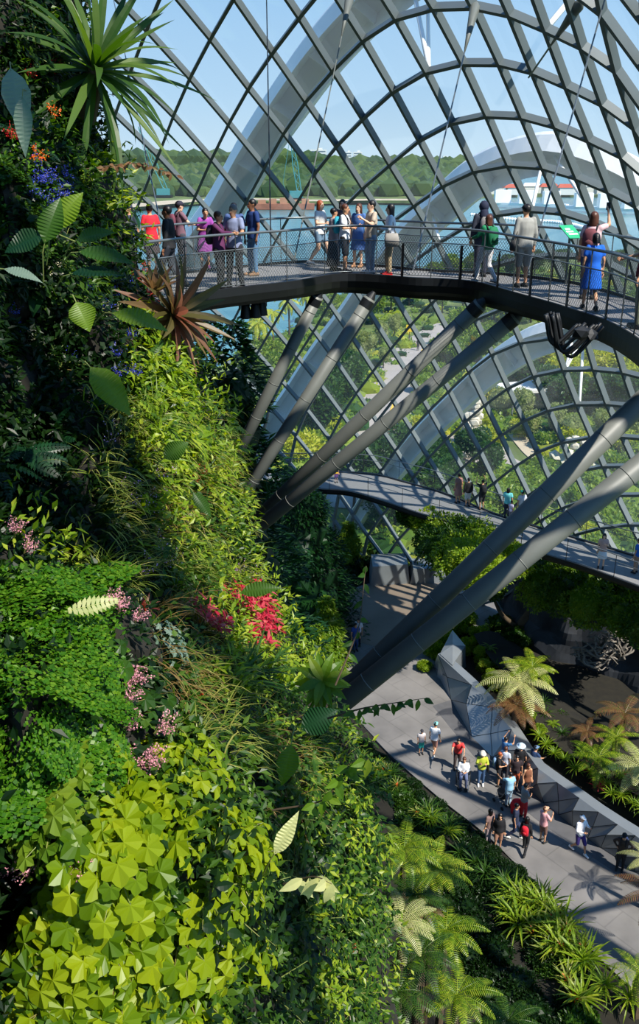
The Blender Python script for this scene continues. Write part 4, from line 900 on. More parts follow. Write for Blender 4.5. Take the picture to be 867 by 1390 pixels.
a = P_(up(320, 391), 150, 'grey-haired man in checked shirt and dark trousers beside the plum shirt', top=(128, 138, 170), bot=(42, 42, 48), hair='grey', legs='apart', skin='m', arms=('front', 'front'), h=1.78, group=UG)
P_(up(320, 372), 185, 'person in a slate-blue top half hidden behind the grey-haired man', top=(70, 92, 140), bot=(56, 60, 72), hair='black', skin='d', group=UG)
P_(up(345, 374), 120, 'bearded man in navy polo shirt and blue jeans by the far rail', top=(28, 56, 110), bot=(84, 124, 160), hair='black', skin='d', h=1.80, arms=('down', 'front'), shoe=(140, 110, 84), group=UG)
a = P_(up(434, 361), 235, 'woman with long auburn hair, white blouse and denim shorts', top=(236, 234, 230), bot=(110, 136, 160), bt='hot', hair='red', hl='long', skin='l', female=True, arms=('front', 'front'), shoe=(230, 230, 230), legs='walk', group=UG, h=1.68)
P_(up(464, 360), 170, 'dark-haired person mostly hidden at the back of the group of six', top=(84, 74, 80), bot=(50, 50, 56), skin='l', female=True, hl='bob', group=UG)
P_(up(452, 367), 290, 'short woman in black and white patterned top and long dark skirt', top=(150, 140, 144), bot=(36, 36, 40), bt='longskirt', h=1.54, skin='m', female=True, arms=('front', 'front'), group=UG)
a = P_(up(467, 370), 250, 'man in white flowered shirt and black shorts in front of the group', top=(216, 222, 230), bot=(26, 26, 30), bt='shorts', hair='brown', skin='m', h=1.66, arms=('down', 'front'), shoe=(110, 90, 80), group=UG); backpack(a, 'turquoise backpack of the man in the flowered shirt', (40, 150, 170))
P_(up(486, 363), 150, 'smiling woman in a short blue dress with long brown hair', top=(76, 110, 170), bt='dress', hair='brown', hl='long', skin='l', female=True, shoe=(160, 120, 90), h=1.62, group=UG)
P_(up(503, 371), 110, 'man in beige shirt and pale jeans with a black shoulder bag', top=(182, 168, 150), bot=(126, 154, 184), hair='black', skin='l', arms=('phone', 'front'), h=1.75, shoe=(228, 228, 228), group=UG)
a = P_(up(528, 374), 90, 'woman with long black hair, white top and khaki trousers', top=(232, 236, 242), sleeve='long', bot=(168, 150, 120), hair='black', hl='long', skin='l', female=True, shoe=(190, 40, 40), arms=('front', 'down'), h=1.69, group=UG); shoulder_bag(a, 'grey tote bag of the woman in khaki trousers', (150, 146, 140), -1, .16)
a = P_(up(651, 376), 10, 'person in a dark hood with grey backpack looking out', top=(44, 48, 62), sleeve='long', bot=(50, 54, 70), hat=('hood', (34, 40, 62)), hl='none', skin='m', h=1.74, group=UG); backpack(a, 'grey backpack of the hooded person', (130, 128, 126))
a = P_(up(658, 384), 30, 'child-height visitor in a green jacket and white trousers', top=(30, 128, 84), sleeve='long', bot=(226, 226, 228), hair='brown', hl='bob', skin='m', h=1.52, female=True, legs='walk', shoe=(220, 220, 220), arms=('rail', 'down'), group=UG); backpack(a, 'green backpack of the visitor in the green jacket', (24, 110, 72))
a = P_(up(707, 390), 15, 'man in black cap, grey shirt and grey shorts standing near the rail', top=(150, 150, 144), sleeve='long', bot=(128, 128, 124), bt='shorts', hat=('cap', (26, 26, 30)), skin='m', h=1.78, arms=('down', 'down'), group=UG); shoulder_bag(a, 'dark sling bag of the man in the black cap', (60, 60, 60), -1, .11)
a = P_(up(795, 406), 330, 'brown-haired woman with one arm raised holding a phone', top=(214, 178, 180), bot=(48, 64, 96), hair='brown', hl='bob', skin='m', female=True, h=1.72, arms=('down', 'up'), group=UG); backpack(a, 'maroon striped backpack of the woman raising her arm', (110, 60, 66)); phone(a, 'phone raised by the brown-haired woman')
P_(up(799, 421), 355, 'girl in a bright blue dress seen from behind', top=(20, 96, 200), bt='dress', hair='black', hl='tail', skin='m', female=True, h=1.42, legs='walk', shoe=(24, 24, 28), group=UG)
P_(up(866, 446), 60, 'person in camouflage trousers cut by the right edge', top=(120, 36, 44), bot=(128, 130, 104), skin='m', h=1.74, arms=('down', 'rail'), group=UG)
a = P_(mi(621, 683), 20, 'person in a dusty-pink dress on the lower walkway, left of three', top=(150, 110, 104), bt='dress', skin='m', hair='black', hl='bun', female=True, lod=0, group=MG)
P_(mi(634, 688), 10, 'person in black top and pale shorts on the lower walkway, middle of three', top=(24, 24, 28), sleeve='long', bot=(190, 196, 200), bt='shorts', lod=0, group=MG, h=1.64)
a = P_(mi(653, 692), 15, 'person raising both arms to photograph, right of three on lower walkway', top=(36, 38, 42), bot=(50, 50, 54), bt='shorts', arms=('up', 'up'), lod=0, group=MG); backpack(a, 'black backpack of the person raising both arms', (28, 30, 34)); phone(a, 'phone lifted on the lower walkway')
P_(mi(687, 704), 330, 'curly-haired person in a turquoise shirt on the lower walkway', top=(110, 200, 204), bot=(40, 50, 70), hl='bob', lod=0, group=MG)
P_(mi(692, 708), 300, 'small child in lilac beside the turquoise shirt', top=(200, 190, 220), bot=(120, 120, 130), bt='shorts', h=1.15, lod=0, group=MG)
P_(mi(706, 708), 20, 'person in a teal cap partly hidden by the thick tube', hat=('cap', (40, 160, 140)), top=(200, 200, 210), bot=(60, 60, 70), lod=0, group=MG)
P_(mi(815, 771), 160, 'woman with long black hair and white skirt standing alone on the lower walkway', top=(210, 170, 160), bot=(226, 230, 234), bt='skirt', hl='long', female=True, skin='l', lod=0, group=MG, arms=('phone', 'down'))
P_(mi(862, 778), 40, 'person in blue with tan trousers at the right end of the lower walkway', top=(40, 100, 190), bot=(160, 130, 110), lod=0, group=MG)
P_(mi(456, 655), 200, 'child in yellow beside the tubes on the lower walkway', top=(240, 190, 40), bot=(90, 60, 120), bt='shorts', h=1.1, lod=0, group=MG)
P_(pl(571, 1023), 190, 'child in white shirt and turquoise shorts on the plaza', top=(206, 196, 196), bot=(40, 170, 160), bt='shorts', h=1.30, lod=0, group=PG, hat=('cap', (50, 50, 56)))
P_(pl(588, 1025), 330, 'person in white shirt and mint cap walking beside the child in turquoise shorts', top=(232, 236, 242), bot=(150, 110, 100), bt='shorts', hat=('cap', (130, 200, 196)), legs='walk', shoe=(230, 230, 230), lod=0, group=PG, lean=.12)
P_(pl(620, 1043), 170, 'man in coral red shirt pushing the wheelchair', top=(216, 62, 60), bot=(70, 60, 60), lean=.3, arms=('reach', 'reach'), lod=0, group=PG, h=1.76)
wc = P_(pl(628, 1062), 172, 'person with white shirt seated in the wheelchair holding a cane', top=(226, 228, 232), sleeve='long', bot=(90, 100, 130), legs='sit', hair='brown', arms=('front', 'front'), lod=0, group=PG)
a = P_(pl(652, 1065), 175, 'person in yellow-green jacket, bucket hat and jeans', top=(176, 186, 60), sleeve='long', bot=(60, 88, 124), hat=('bucket', (214, 204, 190)), arms=('phone', 'phone'), shoe=(230, 230, 230), lod=0, group=PG); shoulder_bag(a, 'black bag of the person in the yellow-green jacket', (26, 26, 30), -1, .16)
a = P_(pl(675, 1066), 250, 'auburn-haired person in black with arms folded in front', top=(30, 30, 34), bot=(36, 36, 40), bt='shorts', hair='red', arms=('front', 'front'), lod=0, group=PG); backpack(a, 'blue and white backpack of the auburn-haired person', (110, 140, 170))
P_(pl(683, 1044), 300, 'person in blue shirt reaching up against the parapet', top=(60, 110, 160), bot=(30, 34, 44), arms=('up', 'up'), lod=0, group=PG)
P_(pl(683, 1058), 320, 'person in pale patterned shirt behind the auburn-haired person', top=(190, 200, 220), bot=(50, 50, 60), hair='brown', lod=0, group=PG)
P_(pl(703, 1057), 340, 'person in black with a broad pale-blue sun hat', top=(26, 28, 32), bot=(40, 40, 44), hat=('hat', (180, 200, 216)), h=1.76, lod=0, group=PG)
P_(pl(720, 1058), 300, 'person in dark blue leaning on the parapet', top=(40, 62, 96), bot=(30, 34, 44), hat=('cap', (90, 120, 150)), arms=('rail', 'rail'), lean=.2, lod=0, group=PG)
a = P_(pl(689, 1094), 20, 'person in light-blue shirt holding a pushchair', top=(140, 186, 214), bot=(150, 180, 200), hair='black', lod=0, group=PG, arms=('reach', 'down'))
P_(pl(713, 1082), 200, 'person in a sleeveless brown top between the hat wearer and the red bag', top=(120, 76, 54), sleeve='none', bot=(60, 40, 40), hair='brown', hl='long', female=True, lod=0, group=PG)
P_(pl(698, 1070), 170, 'person in dark clothes and orange shorts in the thick of the crowd', top=(50, 40, 44), bot=(190, 96, 60), bt='shorts', lod=0, group=PG)
a = P_(pl(709, 1110), 290, 'person in grey shirt beside the bright red bag', top=(130, 132, 134), bot=(190, 40, 50), arms=('phone', 'front'), lod=0, group=PG)
M = MB().use(cloth((214, 34, 44))); loft(M, [(Vector((0, 0, .05)), .22, .16, Vector((1, 0, 0)), Vector((0, 1, 0))), (Vector((0, 0, .5)), .27, .17, Vector((1, 0, 0)), Vector((0, 1, 0))), (Vector((0, 0, .72)), .16, .06, Vector((1, 0, 0)), Vector((0, 1, 0)))]); tag(M.build('travel_bag', loc=pl(700, 1104), smooth=True), 'large bright red bag standing among the people on the plaza', 'bag')
P_(pl(697, 1138), 250, 'person in navy with pale shoes striding left across the plaza', top=(36, 44, 66), bot=(40, 50, 80), legs='walk', shoe=(220, 220, 210), lod=0, group=PG)
a = P_(pl(711, 1157), 330, 'person in black with a small red backpack', top=(26, 28, 32), sleeve='long', bot=(28, 30, 34), hl='bob', female=True, lod=0, group=PG, legs='walk'); backpack(a, 'small red backpack worn on the plaza', (214, 32, 50))
a = P_(pl(735, 1143), 300, 'person in a pink shirt and brown shorts', top=(222, 160, 164), bot=(110, 84, 76), bt='shorts', hair='brown', hat=('cap', (190, 150, 120)), arms=('phone', 'phone'), lod=0, group=PG)
P_(pl(784, 1157), 210, 'person in white cap, white jacket and purple shorts walking alone', top=(238, 238, 242), sleeve='long', bot=(64, 50, 120), bt='shorts', hat=('cap', (244, 244, 246)), legs='walk', shoe=(240, 240, 240), arms=('phone', 'front'), lod=0, group=PG, h=1.78)
P_(pl(675, 1152), 170, 'long-haired person in black jacket and brown shorts by the plaza edge', top=(26, 26, 30), sleeve='long', bot=(150, 110, 90), bt='shorts', hl='long', hair='black', female=True, lod=0, group=PG)
P_(pl(662, 1146), 40, 'person with curly black hair at the very edge of the plaza', top=(120, 96, 90), bot=(170, 150, 150), hl='bob', hair='black', lod=0, group=PG)
a = P_(pl(841, 1180), 150, 'person in black cap and dark jacket near the right edge of the plaza', top=(56, 48, 44), sleeve='long', bot=(26, 28, 32), hat=('cap', (24, 26, 30)), arms=('hip', 'hip'), lod=0, group=PG); backpack(a, 'dark blue backpack near the right edge of the plaza', (30, 50, 90))
P_(pl(482, 883), 200, 'person in a blue top at the far left of the plaza, behind the twig', top=(40, 70, 150), bot=(50, 70, 120), lod=0, group=PG)
P_(pl(486, 876), 150, 'person in a white top behind the blue one at the far left of the plaza', top=(220, 220, 228), bot=(40, 40, 60), lod=0, group=PG)
for a, b, o, l in ((530, 598, (30, 34, 44), 'dark-clothed walker on the road outside, in front of the pale paving'), (524, 599, (90, 90, 90), 'grey-clothed walker on the road outside, left of the dark one'), (567, 476, (40, 40, 46), 'distant walker on the road outside, near the yellow sign')): P_(at_z(a, b, -.08), 180, l, top=o, bot=(50, 50, 56), lod=0, group='walkers outside the glass')
# wheelchair, cane, pushchair
root = empty('wheelchair', wc.location, wc.rotation_euler.z, label='wheelchair pushed across the plaza', cat='wheelchair')
M = MB().use(M_dark); box(M, (0, .15, .44), .46, .48, .05); M.build('seat', parent=root); M = MB().use(M_dark); box(M, (0, -.16, .72), .44, .04, .5); M.build('backrest', parent=root)
for s in (-1, 1):
    M = MB().use(M_dark); ring = [Vector((s*.29, .02+.30*math.cos(t*PI/12), .31+.30*math.sin(t*PI/12))) for t in range(25)]; tube(M, ring, .018, 6, False)
    wh = M.build('wheel', parent=root)
    for t in range(8): M = MB().use(M_rail); tube(M, [Vector((s*.29, .02, .31)), ring[t*3]], .005, 4); M.build('spoke', parent=wh); M = MB().use(M_dark); tube(M, [Vector((s*.22, .5+.08*math.cos(t*PI/6), .09+.08*math.sin(t*PI/6))) for t in range(13)], .016, 5, False); M.build('castor', parent=root)
    M = MB().use(M_rail); tube(M, [(s*.23, .5, .1), (s*.23, .45, .42), (s*.24, -.16, .44), (s*.24, -.2, .95), (s*.24, -.34, .97)], .014, 6); M.build('frame', parent=root)
    M = MB().use(M_dark); box(M, (s*.12, .58, .08), .14, .16, .02); M.build('footrest', parent=root)
M = MB().use(M_white); tube(M, [(0, 0, 0), (0, -.05, .9)], .014, 6); tag(M.build('cane', loc=wc.location+Vector((.12, -.62, 0))), 'white cane held in front of the wheelchair', 'cane')
root = empty('pushchair', pl(681, 1092), .4, label='small dark pushchair beside the light-blue shirt', cat='pushchair'); M = MB().use(M_dark); loft(M, [(Vector((0, 0, .35)), .16, .14, Vector((1, 0, 0)), Vector((0, 1, 0))), (Vector((0, .05, .6)), .2, .24, Vector((1, 0, 0)), Vector((0, 1, 0))), (Vector((0, .1, .62)), .18, .2, Vector((1, 0, 0)), Vector((0, 1, 0)))]); M.build('seat', parent=root)
for s in (-1, 1):
    M = MB().use(M_rail); tube(M, [(s*.2, .3, .08), (s*.2, -.2, .6), (s*.2, -.42, 1.0)], .012, 5); tube(M, [(s*.2, -.3, .08), (s*.2, .2, .55)], .012, 5); M.build('frame', parent=root)
    for q in (.3, -.3): M = MB().use(M_dark); tube(M, [(s*.2-.02, q, .08), (s*.2+.02, q, .08)], .085, 12); M.build('wheel', parent=root)
for o in list(bpy.data.objects):
    for kk in ('_k', '_sh', '_wr', '_tz'):
        if kk in o: del o[kk]

# ---------------------------------------------------------------- ground inside the dome
gi = [(-50, -30, -.05), (24, -30, -.05), (24, 22, -.05), tuple(at_z(960, 800, -.05)), tuple(at_z(820, 775, -.05)), tuple(at_z(640, 765, -.05)), tuple(at_z(500, 755, -.05)), tuple(at_z(380, 740, -.05)), tuple(at_z(200, 700, -.05)), (-50, 50, -.05)]
o = zpoly('floor_12', gi, .02, .3, M_soil); 
for v in o.data.vertices: v.co.z += .0
tag(o, kind='structure')
# beds beside the plaza
def bed(name, near_pts, far_pts, z0, z1, amp=.15):
    A = catmull([at_z(a, b, 0) for a, b in near_pts], 40); B = catmull([at_z(a, b, 0) for a, b in far_pts], 40)
    return heightmesh(name, [[A[i].lerp(B[i], t/8)+Vector((0, 0, z0+(z1-z0)*(t/8)**1.3+.5*math.sin(t/8*PI)*0)) for i in range(40)] for t in range(9)], M_soil, amp, .8)
bed('floor_13', [(500, 1012), (530, 1040), (596, 1094), (652, 1138), (690, 1172), (726, 1208), (766, 1252), (812, 1308), (870, 1370)], [(430, 1010), (470, 1060), (530, 1130), (580, 1180), (620, 1230), (650, 1270), (690, 1330), (730, 1400), (780, 1480)], .14, .05)
bed('floor_14', [(640, 880), (660, 915), (690, 945), (715, 980), (735, 1020), (757, 1040), (790, 1062), (815, 1080), (842, 1098), (866, 1112), (890, 1130), (920, 1160), (960, 1190)], [(680, 870), (720, 900), (750, 930), (775, 965), (800, 990), (830, 1010), (850, 1025), (880, 1040), (900, 1055), (920, 1070), (950, 1090), (980, 1110), (1020, 1150)], 1.0, .5)
# ---------------------------------------------------------------- the planted wall: rows of (py, silhouette px, depth at left / middle / edge)
ROWS = [(-420, 90, 6.5, 8.0, 9.5), (-220, 110, 6.2, 7.6, 9.3), (0, 112, 5.8, 7.0, 9.0), (120, 108, 5.4, 6.6, 8.6), (220, 150, 5.0, 6.2, 8.4), (300, 175, 4.8, 6.0, 8.4), (380, 190, 4.8, 5.9, 8.5), (450, 245, 4.7, 5.8, 8.8), (520, 285, 4.6, 5.8, 9.2), (600, 305, 4.4, 5.7, 9.4),
        (680, 318, 4.2, 5.5, 9.3), (760, 330, 3.9, 5.3, 9.2), (840, 380, 3.7, 5.1, 9.3), (920, 425, 3.5, 4.9, 9.2), (1000, 470, 3.4, 4.8, 8.6), (1080, 500, 3.3, 4.7, 8.4), (1160, 515, 3.2, 4.6, 8.6), (1240, 520, 3.15, 4.6, 9.0), (1320, 530, 3.1, 4.6, 9.4), (1420, 540, 3.1, 4.6, 9.6), (1560, 550, 3.1, 4.7, 9.8), (1750, 560, 3.2, 4.9, 10)]
def dents(px, py):
    g = lambda cx, cy, rx, ry, a: a*math.exp(-((px-cx)/rx)**2-((py-cy)/ry)**2)
    return g(55, 470, 80, 90, .9)+g(30, 640, 70, 80, .8)+g(10, 1250, 45, 110, 1.2)+g(100, 760, 50, 40, .5)+g(160, 560, 40, 50, .3)-g(240, 560, 70, 120, .6)-g(60, 930, 80, 120, .3)-g(220, 1200, 110, 120, .35)+g(360, 1200, 50, 100, .7)+g(230, 960, 40, 60, .4)
grid = []
r = random.Random(21)
pys = [-420+i*(2170/70) for i in range(71)]
for py in pys:
    S, dl, dm, de = interp([(a[0],)+a[1:] for a in ROWS], py); rw = []
    for j in range(41):
        t = j/40; px = -260+(S+260)*t; u = t
        d = (dl+(dm-dl)*(u/.6)) if u < .6 else dm+(de-dm)*((u-.6)/.4)**1.6
        d += dents(px, py)+.35*noise.noise(Vector((px/60, py/60, 2)))+.15*noise.noise(Vector((px/22, py/22, 5)))
        rw.append(at_depth(px, py, d))
    e_ = rw[-1]
    for q in range(1, 9): rw.append(at_depth(S-8*q-q*q*1.2, py, de+q*1.1+q*q*.25)+noise.noise_vector(Vector((q, py/60, 0)))*.3)
    grid.append(rw)
wall = heightmesh('wall_left', grid, M_soil, 0.0, 1)
BV = BVHTree.FromPolygons([v.co.copy() for v in wall.data.vertices], [tuple(p.vertices) for p in wall.data.polygons])
def wall_at(px, py):
    d = ray(px, py).normalized(); h = BV.ray_cast(CAM, d)
    if h[0] is None:
        S = interp([(a[0],)+a[1:] for a in ROWS], py); h = BV.find_nearest(at_depth(px, py, S[3]))
    n = h[1] if h[1].dot(d) < 0 else -h[1]; return h[0], n.normalized()
def orient(o, loc, axis, up=Vector((0, 0, 1)), spin=0, s=1):
    z = axis.normalized(); y = (up-z*up.dot(z)); y = y.normalized() if y.length > .05 else Vector((0, 1, 0)); x = y.cross(z)
    m_ = Matrix((x, y, z)).transposed() @ Matrix.Rotation(spin, 3, 'Z'); o.matrix_basis = Matrix.LocRotScale(loc, m_.to_quaternion(), Vector((s, s, s)))
# cover of small leaves: nobody could count it
def cover(name, lk, zones, label, Lr, Wr_, seed, kindf='quad', out=.06):
    q = random.Random(seed); M = MB().use(LM(lk))
    for (x0, x1, y0, y1, n) in zones:
        for _ in range(n):
            px, py = q.uniform(x0, x1), q.uniform(y0, y1); S = interp([(a[0],)+a[1:] for a in ROWS], py)[0]
            if px > S+6: continue
            p, nn = wall_at(px, py)
            if noise.noise(Vector((px/45, py/45, seed))) < (-.12 if seed > 1 else -.45): continue
            p = p+nn*q.uniform(0, out*2); d = nn*.5+rv(q)*.8+Vector((.1, 0, -.15))
            if kindf == 'quad': quad_leaf(M, p, d, nn+Vector((0, 0, .8))+rv(q)*.4, q.uniform(*Lr), q.uniform(*Wr_))
            elif kindf == 'blade': leaf(M, p, nn+rv(q)*.7+Vector((0, 0, .6)), Vector((0, 0, 1)), q.uniform(*Lr), q.uniform(*Wr_), q.uniform(.8, 2), 'blade', .2, 4)
            elif kindf == 'ovate': leaf(M, p, d, nn+Vector((0, 0, .8)), q.uniform(*Lr), q.uniform(*Wr_), .4, 'ovate', .2, 4)
    return tag(M.build(name), label, 'foliage', kind='stuff')
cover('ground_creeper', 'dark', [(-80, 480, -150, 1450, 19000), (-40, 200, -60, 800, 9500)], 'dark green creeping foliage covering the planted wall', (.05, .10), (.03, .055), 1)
cover('leafy_creeper', 'mid', [(60, 260, 150, 420, 2600), (180, 340, 430, 800, 3800), (200, 520, 780, 1420, 8000), (0, 150, 0, 200, 1200)], 'mid-green leafy creeper between the larger plants of the wall', (.05, .09), (.028, .05), 2, out=.10)
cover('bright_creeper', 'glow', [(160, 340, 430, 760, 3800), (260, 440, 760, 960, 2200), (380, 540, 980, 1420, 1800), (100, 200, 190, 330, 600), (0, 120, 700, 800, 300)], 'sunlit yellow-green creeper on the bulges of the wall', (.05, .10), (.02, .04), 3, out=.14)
cover('moss', 'maiden', [(-20, 140, 800, 1090, 5500), (-20, 55, 205, 330, 1500)], 'feathery bright green moss-like growth on the wall', (.02, .045), (.015, .03), 4, out=.08)
cover('wild_grass', 'grassy', [(110, 330, 560, 800, 1500), (230, 340, 880, 1060, 500), (380, 460, 1000, 1080, 120)], 'tangle of thin arching grass blades on the wall', (.16, .36), (.006, .012), 5, 'blade')
cover('dry_grass', 'straw', [(170, 300, 600, 760, 420), (190, 260, 820, 960, 260), (330, 420, 980, 1110, 160)], 'dry brown stems tangled among the green', (.16, .40), (.004, .008), 6, 'blade')
# prototypes ------------------------------------------------------------------------------
r = random.Random(31)
def mesh_thing(name, M, parts=()):
    root = empty(name)
    M.build('foliage', parent=root)
    for nm, q in parts: q.build(nm, parent=root)
    return root
def p_fern(lk, n=11, L=.42, W=.15, name='fern'):
    M = MB().use(LM(lk))
    for i in range(n):
        a = i*2.4; e = .35+.7*(i/n); frond(M, (0, 0, 0), Vector((math.cos(a)*math.cos(e), math.sin(a)*math.cos(e), math.sin(e))), Vector((0, 0, 1)), L*r.uniform(.7, 1.1), W, 16, 1.3, True, .10, .1)
    return mesh_thing(name, M)
def p_lance(lk, n=13, L=.34, W=.045, name='strap_fern'):
    M = MB().use(LM(lk)); rosette(M, n, L, W, r, (.2, 1.3), 'lance', .9, .02, 6, .15); 
    for i in range(5):   # pinnate leaves among the straps
        a = i*1.3; frond(M, (0, 0, 0), Vector((math.cos(a)*.7, math.sin(a)*.7, .7)), Vector((0, 0, 1)), L*1.1, .16, 8, .9, True, .16, .0)
    return mesh_thing(name, M)
def p_grass(lk, n=55, L=.38, W=.010, name='grass_tuft'):
    M = MB().use(LM(lk))
    for i in range(n): a = r.uniform(0, 6.28); e = r.uniform(.5, 1.4); leaf(M, rv(r)*.03, Vector((math.cos(a)*math.cos(e), math.sin(a)*math.cos(e), math.sin(e))), Vector((0, 0, 1)), L*r.uniform(.6, 1.2), W, r.uniform(.6, 1.9), 'blade', .2, 5)
    return mesh_thing(name, M)
def p_lobed(lk, n=18, R=.088, spread=.24, name='lobed_leaf_plant', lobes=5):
    M = MB().use(LM(lk)); S = MB().use(M_stem)
    for i in range(n):
        a = i*2.4; d = spread*math.sqrt((i+.5)/n); p = Vector((math.cos(a)*d, math.sin(a)*d, .05+.10*(1-d/spread)+r.uniform(-.03, .03))); dd = Vector((math.cos(a)*.6, math.sin(a)*.6-.7, -.1))
        lobed(M, p, dd, Vector((0, 0, 1))+rv(r)*.35, R*r.uniform(.7, 1.25), lobes, .3); tube(S, [(0, 0, -.05), p*.5, p], .0025, 4, False)
    return mesh_thing(name, M, [('stem', S)])
def p_maiden(lk, n=13, L=.30, name='maidenhair_fern'):
    M = MB().use(LM(lk))
    for i in range(n):
        x = r.uniform(-.12, .12); y = r.uniform(-.02, .14); cd = Vector((r.uniform(-.3, .3), -.5, .75)).normalized(); p = Vector((x, y, 0))
        for k in range(11):
            p = p+cd*(L/11); cd = (cd+Vector((0, -.22, -.12))).normalized(); w = .055*(1-abs(k/11-.4))
            for sg in (-1, 1):
                for m_ in range(3):
                    b = p+Vector((sg*w*(m_+1)/3, r.uniform(-.006, .006), r.uniform(-.008, .008))); ss = .0105*r.uniform(.8, 1.2); n_ = Vector((r.uniform(-.4, .4), r.uniform(-.2, .5), 1)).normalized(); a_ = n_.cross(Vector((0, 1, 0))).normalized(); b_ = a_.cross(n_)
                    M.add([b+b_*ss*.9, b+a_*ss, b-b_*ss*.3+a_*ss*.9, b-b_*ss*1.0, b-b_*ss*.3-a_*ss*.9, b-a_*ss], [(0, 1, 2, 3, 4, 5)])
    return mesh_thing(name, M)
def p_bigleaf(lk, n=5, L=.26, W=.15, name='broad_leaf_plant', prof='heart'):
    M = MB().use(LM(lk)); S = MB().use(M_stem)
    for i in range(n):
        a = -.6+i*2.4; p = Vector((math.cos(a)*.12, math.sin(a)*.12, .10+.05*r.random())); tube(S, [(0, 0, 0), p*.6+Vector((0, 0, .03)), p], .005, 5, False); leaf(M, p, Vector((math.cos(a), math.sin(a)-.3, .1)), Vector((0, 0, 1)), L*r.uniform(.7, 1.1), W*r.uniform(.8, 1.1), .7, prof, .15, 7)
    return mesh_thing(name, M, [('stem', S)])
def p_rosette(lk, n=22, L=.24, W=.04, name='bromeliad', heart=None):
    M = MB().use(LM(lk)); rosette(M, n, L, W, r, (.25, 1.25), 'blade', .6, .015, 6, .35); parts = []
    if heart: H_ = MB().use(heart); rosette(H_, 8, L*.4, W, r, (.5, 1.3), 'ovate', .4, .01, 4, .3); parts = [('flower', H_)]
    return mesh_thing(name, M, parts)
def p_panicle(col, n=150, L=.20, name='flower_spray'):
    F_ = MB().use(FLM('petal_%s' % name, col)); S = MB().use(M_stem)
    for b in range(6):
        a = b*1.05; tip = Vector((math.cos(a)*.06, math.sin(a)*.06-.02, L*r.uniform(.6, 1))); tube(S, [(0, 0, 0), tip*.5+Vector((0, 0, .02)), tip], .0018, 4, False)
        for _ in range(n//6): t = r.uniform(.35, 1.05); p = tip*t+rv(r)*.018; quad_leaf(F_, p, rv(r), rv(r), .014, .012)
    root = empty(name); F_.build('blossom', parent=root); S.build('stem', parent=root); return root
def p_shrub(lk, n=9, L=.09, W=.045, ln=.42, name='leafy_shrub', prof='ovate'):
    M = MB().use(LM(lk)); S = MB().use(M_stem)
    for i in range(n):
        a = i*2.4; e = r.uniform(.3, 1.3); d = Vector((math.cos(a)*math.cos(e), math.sin(a)*math.cos(e), math.sin(e))); pts = [d*ln*t*r.uniform(.9, 1.05)-Vector((0, 0, .10*t*t)) for t in (0, .33, .66, 1)]; tube(S, pts, [.005, .004, .003, .002], 4, False)
        for k in range(10):
            t = .2+.8*k/9; p = d*ln*t-Vector((0, 0, .10*t*t)); sd = Vector((math.cos(k*2.4), math.sin(k*2.4), .2)); leaf(M, p, d*.5+sd*.8, Vector((0, 0, 1)), L*r.uniform(.7, 1.15), W, .5, prof, .2, 5)
    return mesh_thing(name, M, [('stem', S)])
